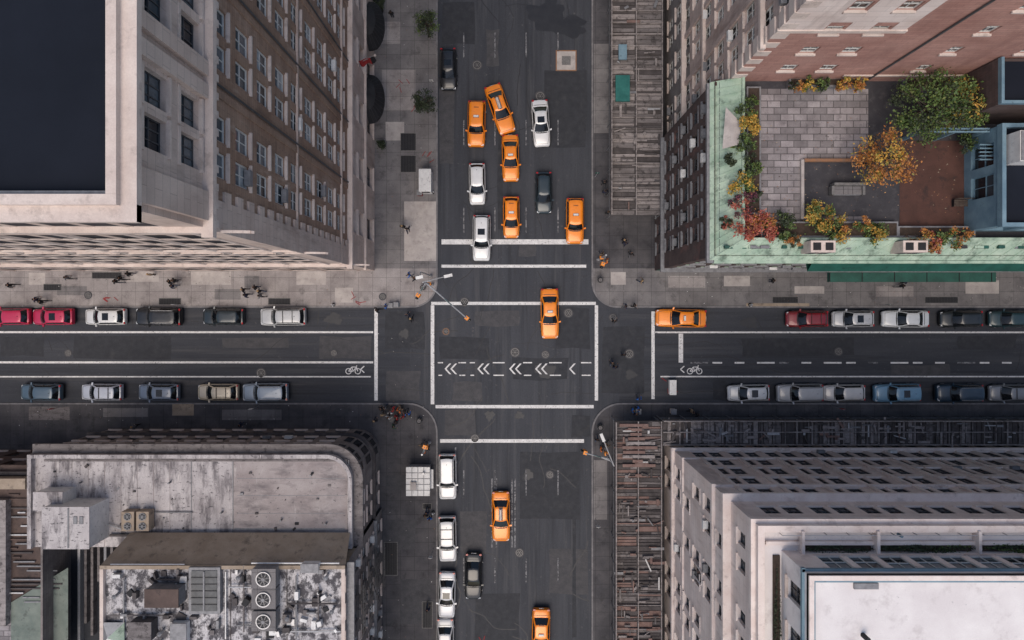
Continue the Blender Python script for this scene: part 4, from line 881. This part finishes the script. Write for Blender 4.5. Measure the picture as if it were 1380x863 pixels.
for i in range(26): x,y=R.uniform(70,460),R.uniform(628,715); s_=R.uniform(.05,.22); g.box(q(x)-s_,q(x)+s_*.6,r_(y)-s_*.5,r_(y)+s_*.5,ZD+.012,ZD+R.uniform(.04,.2),R.choice([m_plankC,m_grey,m_plankB,m_black]),R.choice((0,R.random()*2)))
g.obj('roof_and_plant',D)

# ---------------------------------------------------------------- building D2
E=empty('flat_roof_walkup_building',(X(390),Y(800),0)); ZE=16.1; kE=KH(ZE)
ex0,ex1,ey1,ey0=X(258),X(515),Y(684.5),Y(1120)
g=MB(); f=Fac(g,(ex1,ey0),(ex1,ey1)); rowsE=[(.8,3.4)]+[(5.0+3.1*i,6.9+3.1*i) for i in range(4)]
ce=sorted([(f.U-b,f.U-a) for a,b in per(1.6,(0,),1.1,f.U-1,2.3)]); f.wall(0,ZE,ce,rowsE,m_grbrick,pn=panesD+[panes[3]],frame=m_frame,ac=.35,lintel=m_trim)
for z,o in((4.1,.3),(15.3,.6)): f.ob(0,f.U,z,z+.35,-.05,o,m_grey)
for ub in(f.U-6.6,f.U-15.8):
    for z in(4.7,7.8,10.9,14.0):
        for i in range(9): f.ob(ub,ub+4.0,z,z+.04,.12+i*.13,.17+i*.13,m_iron)
        for o in(.1,1.25): f.mb.tube(f.pt(ub,z+.9,o),f.pt(ub+4,z+.9,o),.025,m_iron,4)
        for u in(0,1,2,3,4): f.mb.tube(f.pt(ub+u,z,1.25),f.pt(ub+u,z+.9,1.25),.02,m_iron,4)
        if z<14: f.mb.tube(f.pt(ub+.5,z,.55),f.pt(ub+3.4,z+3.1,.55),.04,m_iron,4); f.mb.tube(f.pt(ub+.5,z,1.0),f.pt(ub+3.4,z+3.1,1.0),.04,m_iron,4)
f=Fac(g,(ex1,ey1),(ex0,ey1)); f.wall(ZD-.1,ZE,[],[],m_roofT); 
f=Fac(g,(ex0,ey1),(ex0,ey0)); f.wall(0,ZE,per(2,(0,),1.1,f.U,3.4),rowsE,m_grbrick,pn=panesD,frame=m_framed)
g.obj('walls_and_windows',E)
g=MB(); q=lambda x:X(x,kE); r_=lambda y:Y(y,kE)
flatroof(g,ex0,ex1,ey0,ey1,ZE-.1,m_roofM)
g.box(ex0,ex1,ey1-.3,ey1-.002,ZE-.2,ZE+.3,m_roofT); g.box(ex1-.3,ex1-.002,ey0,ey1-.31,ZE-.2,ZE+.3,m_trim); g.box(ex0,ex0+.3,ey0,ey1-.31,ZE-.2,ZE+.3,m_trim)
g.face([(ex0,ey1+.01,ZE+.1),(ex0+.6,ey1+1.6,ZD+.55),(ex1-.4,ey1+1.6,ZD+.55),(ex1,ey1+.01,ZE+.1)][::-1],m_roofT)
g.box(q(258),q(300),r_(824),r_(762),ZE-.1,ZE+.5,m_grey)
g.box(q(262),q(296),r_(820),r_(766),ZE+.49,ZE+.56,m_sky)
for i in range(1,6): g.box(q(262),q(296),r_(766+i*9)-.03,r_(766+i*9)+.03,ZE+.55,ZE+.62,m_iron)
g.box(q(278),q(280),r_(819),r_(767),ZE+.55,ZE+.64,m_grey)
for y in(773,800,829):
    xx,yy=q(362),r_(y); g.box(xx-.95,xx+.95,yy-.78,yy+.78,ZE,ZE+1.1,m_grey); g.box(xx-1.0,xx+1.0,yy-.82,yy+.82,ZE+1.1,ZE+1.16,m_walkM)
    g.tube((xx,yy,ZE+1.16),(xx,yy,ZE+1.3),.62,m_steel,20); g.disc(xx,yy,ZE+1.305,.54,m_black,20)
    for rr_ in(.2,.36,.5):
        for t in range(16):
            a,b=2*math.pi*t/16,2*math.pi*(t+1)/16; g.tube((xx+rr_*math.cos(a),yy+rr_*math.sin(a),ZE+1.34),(xx+rr_*math.cos(b),yy+rr_*math.sin(b),ZE+1.34),.015,m_grey,3,cap=False)
    for a in range(4): g.box(xx-.48,xx+.48,yy-.05,yy+.05,ZE+1.31,ZE+1.32+a*.003,m_ironL,a*math.pi/4+.3)
    g.tube((xx,yy,ZE+1.3),(xx,yy,ZE+1.36),.14,m_grey,10)
box2(196,240,795,818,ZE,ZE+1.5,m_grey,m_roofB,KH(17.6)); box2(410,432,756,766,ZE,ZE+.8,m_white,m_grey,kE); box2(176,205,838,863,ZE,ZE+1.1,m_plankC,m_plankB,KH(17)); box2(236,256,836,870,ZE,ZE+.7,m_white,m_grey,kE)
for i,(a,b,c,d,m) in enumerate(((150,760,250,760,m_steel),(168,780,168,850,m_grey),(305,770,305,860,m_steel),(320,842,350,842,m_grey),(385,850,460,850,m_steel),(400,775,400,860,m_grey),(340,758,458,758,m_white),(212,780,255,780,m_plankC),(430,790,430,840,m_plankB),(150,828,235,828,m_plankB),(310,790,340,790,m_steel),(388,812,455,812,m_plankC),(330,760,330,850,m_plankB))):
    g.tube((q(a),r_(b),ZE+.12+i*.01),(q(c),r_(d)-.01,ZE+.12+i*.01),.07,m,6)
for i in range(110):
    x,y=R.uniform(150,455),R.uniform(762,900); w,l,h=R.uniform(.04,.35),R.uniform(.05,.4),R.uniform(.03,.45)
    if 250<x<305 and y<830 or 335<x<388 and y<845: continue
    g.box(q(x)-w,q(x)+w,r_(y)-l,r_(y)+l,ZE-.09,ZE+h,R.choice([m_grey,m_white,m_plankC,m_plankB,m_steel,m_black,m_plankC]),R.choice((0,0,R.uniform(0,1.5))))
for x,y in((160,800),(220,850),(325,775),(450,820),(390,830),(442,775)): g.tube((q(x),r_(y),ZE-.1),(q(x),r_(y),ZE+.7),.12,m_steel,8); g.tube((q(x),r_(y),ZE+.7),(q(x),r_(y),ZE+.8),.2,m_grey,8,.05)
for x,w in((310,.05),(386,.05)): g.box(q(x),q(x)+w,ey0,ey1-.4,ZE-.09,ZE-.04,m_plankC)
xx,yy=q(155),r_(852)
g.face([(xx-.9,yy-.9,ZE+.2),(xx+.9,yy-.9,ZE+.2),(xx,yy,ZE+1.1)],m_white); g.face([(xx+.9,yy-.9,ZE+.2),(xx+.9,yy+.9,ZE+.2),(xx,yy,ZE+1.1)],m_copper); g.face([(xx+.9,yy+.9,ZE+.2),(xx-.9,yy+.9,ZE+.2),(xx,yy,ZE+1.1)],m_white); g.face([(xx-.9,yy+.9,ZE+.2),(xx-.9,yy-.9,ZE+.2),(xx,yy,ZE+1.1)],m_grey)
g.obj('roof_and_plant',E)

# ---------------------------------------------------------------- low buildings at far left
G=empty('brown_roof_building',(X(50),Y(750),0)); g=MB(); z=9.5
f=Fac(g,(X(149.5),Y(606)),(X(-260),Y(606))); f.wall(0,z,per(1.5,(0,),1.2,f.U,2.4),[(1,3.2),(5,6.9)],m_dkbrick,pn=panesD,frame=m_framed)
f.ob(0,f.U,9.0,9.35,-.05,.5,m_roofB)
flatroof(g,X(-260),X(149.5),Y(1120),Y(606),z-.1,m_roofB); g.box(X(-260),X(149.5),Y(606)-.3,Y(606)-.002,z-.2,z+.35,m_plankC)
kG=KH(z); q=lambda x:X(x,kG); r_=lambda y:Y(y,kG)
g.box(q(-80),q(46),r_(655),r_(641),z-.1,z+1.2,m_roofT); g.box(q(-80),q(14),r_(840),r_(672),z-.1,z+.6,m_plankA); g.face([(q(-60),r_(900),z+.02),(q(88),r_(900),z+.02),(q(88),r_(812),z+.02),(q(14),r_(822),z+.02)],m_tile) 
g.face([(q(15),r_(812),z+.03),(q(92),r_(765),z+.03),(q(92),r_(862),z+.03),(q(15),r_(880),z+.03)][::-1],M('roof_pale_green',(.13,.16,.14),(.2,.23,.2),.8,.85,grain=.15,stain=(1.5,.55,.7,(.08,.09,.08),V1)))
for i in range(26): g.box(q(R.uniform(0,85)),q(R.uniform(0,85)),r_(660+i*6),r_(660+i*6)-.12,z-.02,z+.05+i*.003,R.choice([m_plankC,m_grey,m_roofB,m_steel]))
g.box(X(149.7),X(152),Y(1120),Y(683.5),0,11,m_grbrick); g.obj('walls_and_roof',G)
G=empty('light_well_annex',(X(205),Y(800),0)); g=MB(); flatroof(g,X(152.2),X(257.8),Y(1120),Y(683.3),7,m_patchA)
f=Fac(g,(X(257.8),Y(1120)),(X(152.2),Y(1120))); f.ob(0,f.U,0,7.2,-.3,0,m_grbrick)
for i in range(10): g.box(X(165+i*8),X(168+i*8),Y(720+R.uniform(0,120)),Y(700),7.0,7.6+.01*i,R.choice([m_grey,m_plankB,m_steel]))
g.obj('walls_and_roof',G)

# ---------------------------------------------------------------- street furniture
def signal(name,px,py,tip,lamp=None,arm2=None):
    x,y=X(px),Y(py); e=empty(name,(x,y,.13)); g=MB()
    g.tube((x,y,.13),(x,y,.6),.2,m_steel,8,.13); g.tube((x,y,.6),(x,y,6.3),.11,m_steel,8,.09)
    k=KH(6.2)
    for t in (tip,arm2):
        if not t: continue
        tx,ty=X(t[0],k),Y(t[1],k); g.tube((x,y,5.4),(tx,ty,6.2),.09,m_steel,6,.06); g.tube((x,y,6.25),(lerp(x,tx,.5),lerp(y,ty,.5),5.82),.03,m_steel,4)
        d=Vector((tx-x,ty-y,0)).normalized()
        g.box(tx-.18,tx+.18,ty-.18,ty+.18,5.15,6.15,m_sigy,math.atan2(d.y,d.x))
        for i,cc in enumerate((m_tail,m_sigy,m_teal)): 
            z=5.95-.32*i; g.tube((tx+d.x*.17,ty+d.y*.17,z),(tx+d.x*.42,ty+d.y*.42,z-.03),.12,m_trimb,8); g.tube((tx+d.x*.1,ty+d.y*.1,z),(tx+d.x*.2,ty+d.y*.2,z),.1,cc,8)
        mx,my=lerp(x,tx,.55),lerp(y,ty,.55); g.box(mx-.5,mx+.5,my-.02,my+.02,5.75,6.0,m_dkgreen,math.atan2(d.y,d.x))
    if lamp:
        k=KH(9); lx,ly=X(lamp[0],k),Y(lamp[1],k); g.tube((x,y,6.3),(x,y,8.2),.08,m_steel,8,.06); g.tube((x,y,8.2),(lx,ly,9),.06,m_steel,6,.045)
        d=Vector((lx-x,ly-y,0)).normalized(); g.box(lx-.4,lx+.4,ly-.14,ly+.14,8.9,9.06,m_white,math.atan2(d.y,d.x))
    g.box(x-.16,x+.16,y-.16,y+.16,2.4,3.1,m_sigy); g.obj('pole_arm_and_heads',e)
signal('traffic_signal',583,384,(629,429),(604,372),(563,398)); signal('traffic_signal',806,350,(813,356),None)
signal('traffic_signal',812,604,(789,611),(812,590)); signal('traffic_signal',579,596,(572,603),None)
e=empty('street_lamp',(X(581),Y(372),.13)); g=MB(); x,y=X(581),Y(372)
g.tube((x,y,.13),(x,y,.9),.17,m_steel,8,.1); g.tube((x,y,.9),(x,y,8.6),.085,m_steel,8,.055); g.tube((x,y,8.6),(X(566,KH(9.2)),Y(374,KH(9.2)),9.2),.05,m_steel,6); a,b=X(566,KH(9.2)),Y(374,KH(9.2)); g.box(a-.4,a+.3,b-.15,b+.15,9.1,9.3,m_white,.2); g.obj('pole_and_lantern',e)
e=empty('food_cart',(X(563),Y(649),.13)); g=MB(); kf=KH(2.3); a,b,c,d=X(547,kf),X(579,kf),Y(669,kf),Y(630,kf)
g.box(a+.1,b-.1,c+.1,d-.1,.55,2.1,m_steel); g.box(a,b,c,d,2.1,2.22,m_white)
for i in range(1,4): g.box(lerp(a,b,i/4)-.03,lerp(a,b,i/4)+.03,c,d,2.22,2.26,m_grey)
for i in range(1,5): g.box(a,b,lerp(c,d,i/5)-.03,lerp(c,d,i/5)+.03,2.22,2.255,m_grey)
g.box(a+.5,a+1.1,c+.7,c+1.5,2.22,2.5,m_slab); g.tube((b-.6,d-.6,2.2),(b-.6,d-.6,2.7),.12,m_steel,8)
for xx in(a+.4,b-.4):
    for yy in(c+.5,d-.5): g.tube((xx-.08,yy,.4),(xx+.08,yy,.4),.27,m_tyre,12)
g.box(b-.09,b+.25,c+.5,d-.5,1.1,1.16,m_steel); g.obj('cart_body',e)
def newsbox(name,px,py,w,l,h,m):
    x,y=X(px),Y(py); e=empty(name,(x,y,.13)); g=MB(); g.box(x-w,x+w,y-l,y+l,.25,h,m); g.box(x-w-.04,x+w+.04,y-l-.04,y+l+.04,h,h+.06,m_grey if m is not m_white else m_white)
    for a in(-1,1):
        for b in(-1,1): g.box(x+a*w*.8-.03,x+a*w*.8+.03,y+b*l*.8-.03,y+b*l*.8+.03,.13,.25,m_black)
    g.box(x-w*.7,x+w*.7,y-l-.012,y-l+.01,h*.5,h*.85,m_cglass); g.obj('cabinet',e)
newsbox('bus_ticket_kiosk',576,248,.6,1.15,2.1,m_white); newsbox('newspaper_box',567,262,.25,.25,1.1,m_red); newsbox('newspaper_box',528,412,.25,.22,1.1,m_steel); newsbox('newspaper_box',536,411,.22,.22,1.1,m_bluegr); newsbox('newspaper_box',858,553,.25,.25,1.1,m_bluegr); newsbox('utility_cabinet',904,521,.32,.75,1.0,m_white) ; newsbox('newspaper_box',905,553,.25,.25,1.1,m_trim)
def hydrant(px,py):
    x,y=X(px),Y(py); e=empty('fire_hydrant',(x,y,.13)); g=MB(); g.tube((x,y,.13),(x,y,.2),.2,m_black,10); g.tube((x,y,.2),(x,y,.72),.12,m_ironL,10); g.tube((x,y,.72),(x,y,.88),.13,m_steel,10,.04); g.tube((x-.2,y,.55),(x+.2,y,.55),.06,m_steel,8); g.tube((x,y-.2,.5),(x,y,.5),.08,m_steel,8); g.obj('barrel',e)
hydrant(583,260); hydrant(450,411); hydrant(1010,411); hydrant(584,690)
def bin_(px,py):
    x,y=X(px),Y(py); e=empty('litter_bin',(x,y,.13)); g=MB()
    for i in range(14):
        a=2*math.pi*i/14; g.tube((x+.26*math.cos(a),y+.26*math.sin(a),.15),(x+.34*math.cos(a),y+.34*math.sin(a),1.0),.018,m_grey,4)
    g.tube((x,y,.15),(x,y,.85),.22,m_black,10,.27); g.disc(x,y,.853,.2,m_walkM,9); g.obj('mesh_basket',e)
for a in((571,388),(808,378),(808,575),(566,566),(520,548)): bin_(*a)
def signpost(px,py,m):
    x,y=X(px),Y(py); e=empty('traffic_sign',(x,y,.13)); g=MB(); g.tube((x,y,.13),(x,y,2.9),.03,m_steel,6); g.box(x-.2,x+.2,y+.03,y+.05,2.2,2.85,m); g.obj('post_and_plate',e)
for a in((250,411),(1180,411),(585,120),(584,740),(801,240),(802,700),(350,547),(1120,547),(90,547)): signpost(*a,R.choice([m_white,m_red,m_dkgreen]))

# ---------------------------------------------------------------- people
def person_mesh(stride,armsw,lean=0,bend=0):
    V=[];Ed=[];Rd=[];Lb=[]
    def v(x,y,z,r,par=None,lab=''):
        V.append((x,y,z));Rd.append(r)
        if par is not None: Ed.append((par,len(V)-1)); Lb.append(lab)
        return len(V)-1
    pel=v(0,0,.95,.15); wa=v(.01+lean*.2,0,1.12,.135,pel,'top'); ch=v(.02+lean*.6,0,1.33,.16,wa,'top'); nk=v(.01+lean,0,1.49,.065,ch,'skin'); ja=v(.03+lean,0,1.57,.085,nk,'head'); hd=v(.02+lean,0,1.66,.105,ja,'head'); cr=v(0+lean,0,1.73,.08,hd,'head')
    v(.135+lean,0,1.62,.018,ja,'face')
    for s_ in(1,-1): v(.0+lean,s_*.105,1.62,.022,hd,'face')
    for s_ in(1,-1):
        hp=v(0,s_*.10,.90,.10,pel,'leg'); st=stride*s_
        kn=v(st*.24+.04,s_*.10,.50,.065,hp,'leg'); an=v(st*.42-.04*(st<0),s_*.095,.11+(.10 if st<0 else 0),.045,kn,'leg'); v(st*.42+.15,s_*.10,.05+(.02 if st<0 else 0),.045,an,'shoe')
        sh=v(lean*.8,s_*.19,1.40,.07,ch,'top'); w_=-armsw*s_
        el=v(lean*.6+w_*.16-.02,s_*.25,1.13,.052,sh,'top'); wr=v(lean*.5+w_*.32+.06+bend*.15,s_*.25,.90+abs(w_)*.08+bend*.2,.036,el,'top'); pm=v(lean*.5+w_*.34+.08+bend*.2,s_*.245,.83+abs(w_)*.08+bend*.2,.036,wr,'hand')
        px,py,pz=V[pm]
        for i in range(4):
            k1_=v(px-.024+i*.017,py,pz-.055,.010,pm,'hand'); v(px-.022+i*.017+.008,py-s_*.012,pz-.095+.006*abs(i-1.5),.008,k1_,'hand')
        t=v(px+.035,py-s_*.015,pz-.01,.011,pm,'hand'); v(px+.045,py-s_*.025,pz-.045,.009,t,'hand')
    me=bpy.data.meshes.new('fig'); me.from_pydata(V,Ed,[]); ob=bpy.data.objects.new('fig',me); sc.collection.objects.link(ob)
    ob.modifiers.new('s','SKIN'); d=me.skin_vertices[0].data
    for i,r in enumerate(Rd): d[i].radius=(r,r*(1.15 if i in(1,2) else 1)); 
    d[0].use_root=True
    sb=ob.modifiers.new('ss','SUBSURF'); sb.levels=1; sb.render_levels=1
    bpy.context.view_layer.update(); dg=bpy.context.evaluated_depsgraph_get(); out=bpy.data.meshes.new_from_object(ob.evaluated_get(dg)); bpy.data.objects.remove(ob)
    labs=[]
    for p in out.polygons:
        c=p.center; best=9;lb='top'
        for (a,b),l in zip(Ed,Lb):
            A_=Vector(V[a]);B2=Vector(V[b]);ab=B2-A_; t=max(0,min(1,(c-A_).dot(ab)/max(ab.length_squared,1e-6))); dd=(c-A_-ab*t).length-(Rd[a]*(1-t)+Rd[b]*t)
            if dd<best: best=dd;lb=l
        if lb=='head': lb='hair' if (c.z>1.66 or c.x<.0+lean) else 'skin'
        if lb in('face','hand'): lb='skin'
        if c.z<.93 and lb=='top' and abs(c.y)<.19: lb='leg'
        labs.append({'top':0,'leg':1,'skin':2,'hair':3,'shoe':4}[lb])
    out.polygons.foreach_set('use_smooth',[True]*len(labs)); return out,labs
poses=[person_mesh(0.02,.05),person_mesh(.8,.8,.03),person_mesh(-.8,-.8,.03),person_mesh(.45,.4,.02,.6)]
skins=[M('skin_a',(.45,.26,.18)),M('skin_b',(.18,.09,.055)),M('skin_c',(.30,.17,.11))]; hairs=[M('hair_dark',(.012,.009,.008)),M('hair_brown',(.06,.035,.02)),M('hair_fair',(.3,.2,.1))]
cl={c:M('cloth_'+c,v,tuple(a*.7 for a in v),5,.9) for c,v in dict(black=(.012,.012,.015),navy=(.015,.02,.05),grey=(.12,.12,.13),denim=(.04,.06,.11),orange=(.75,.17,.02),blue=(.02,.12,.42),red=(.40,.02,.02),white=(.5,.5,.5),tan=(.25,.18,.12),green=(.03,.08,.04)).items()}
pc={}
def person(px,py,top,ang=None,pose=None,z=.14):
    pose=R.randrange(4) if pose is None else pose; lg=R.choice(['black','denim','navy','grey','black']); sk=R.randrange(3); hr=R.randrange(3) if R.random()<.4 else 0
    key=(pose,top,lg,sk,hr)
    if key not in pc:
        me=poses[pose][0].copy(); me.materials.clear()
        for m in(cl[top],cl[lg],skins[sk],hairs[hr],cl['black']): me.materials.append(m)
        me.polygons.foreach_set('material_index',poses[pose][1]); me.update(); pc[key]=me
    ob=bpy.data.objects.new('pedestrian',pc[key]); ob.location=(X(px),Y(py),z); ob.rotation_euler=(0,0,math.radians(ang if ang is not None else R.uniform(0,360))); s_=R.uniform(.97,1.08); ob.scale=(s_,s_,s_); sc.collection.objects.link(ob)
for px,py,t,a in [(165,380,'black',0),(171,376,'black',0),(183,370,'black',180),(236,380,'black',0),(240,386,'navy',0),(243,379,'black',180),(334,391,'black',180),(338,398,'navy',180),(350,388,'black',180),(356,393,'black',160),(357,399,'grey',180),(60,404,'navy',0),(66,407,'black',0),(210,371,'tan',90),(545,307,'black',270),(551,310,'black',270),(554,371,'blue',200),(560,376,'black',30),
 (838,326,'black',60),(812,349,'orange',0),(816,353,'orange',180),(809,344,'tan',100),(817,289,'black',90),(840,330,'navy',70),(852,412,'black',0),(841,413,'navy',180),(523,413,'blue',0),(512,418,'black',180),
 (516,549,'black',30),(522,546,'grey',200),(529,554,'white',90),(533,549,'red',180),(540,552,'orange',60),(545,560,'red',120),(536,566,'black',0),(541,547,'tan',0),(552,556,'blue',90),(508,565,'black',90),(533,572,'green',10),(548,552,'black',180),(526,560,'white',40),(519,556,'tan',260),(537,560,'red',30),
 (574,604,'orange',0),(578,602,'black',90),(570,598,'tan',45),(577,687,'navy',90),(581,694,'blue',270),(576,690,'black',90),(578,815,'navy',90),(808,602,'orange',0),(803,590,'black',90),(815,596,'tan',20),
 (850,551,'blue',0),(857,549,'blue',180),(854,556,'navy',90),(1035,379,'black',0),(1206,386,'black',0),(1211,380,'navy',0),(1247,377,'black',180),(935,556,'black',0),(928,552,'tan',0),(862,380,'tan',140),(848,344,'black',90),
 (530,25,'black',90),(24,385,'black',0),(100,375,'grey',0),(190,572,'grey',180),(330,570,'navy',0),(812,250,'black',90),(813,262,'navy',90)]:
    person(px,py,t,a)
for px,py,t in [(556,430,'black'),(551,425,'navy'),(823,489,'black'),(827,494,'navy'),(826,433,'black'),(838,478,'black'),(858,536,'blue')]: person(px,py,t,90,z=.01)

# ---------------------------------------------------------------- light, sky, camera
el,az=math.radians(65),math.radians(195)
w=bpy.data.worlds.new('World'); sc.world=w; w.use_nodes=True; nt=w.node_tree; bg=nt.nodes['Background']
sky=nt.nodes.new('ShaderNodeTexSky'); sky.sky_type='NISHITA'; sky.sun_disc=False; sky.sun_elevation=el; sky.sun_rotation=az; sky.air_density=1.3; sky.dust_density=2.5; sky.ozone_density=1.0
nt.links.new(sky.outputs[0],bg.inputs[0]); bg.inputs[1].default_value=.135
sd=bpy.data.lights.new('sun','SUN'); sd.energy=1.9; sd.angle=math.radians(42); sd.color=(1,.885,.77); so=bpy.data.objects.new('sun',sd); sc.collection.objects.link(so)
d=Vector((math.sin(az)*math.cos(el),math.cos(az)*math.cos(el),math.sin(el))); so.rotation_euler=d.to_track_quat('Z','Y').to_euler(); so.location=d*150
cd=bpy.data.cameras.new('camera'); cd.sensor_width=36; cd.lens=24; cd.shift_y=-19.5/1380; cd.clip_end=3000; cd.clip_start=.5
co=bpy.data.objects.new('camera',cd); co.location=(0,0,HC); sc.collection.objects.link(co); sc.camera=co
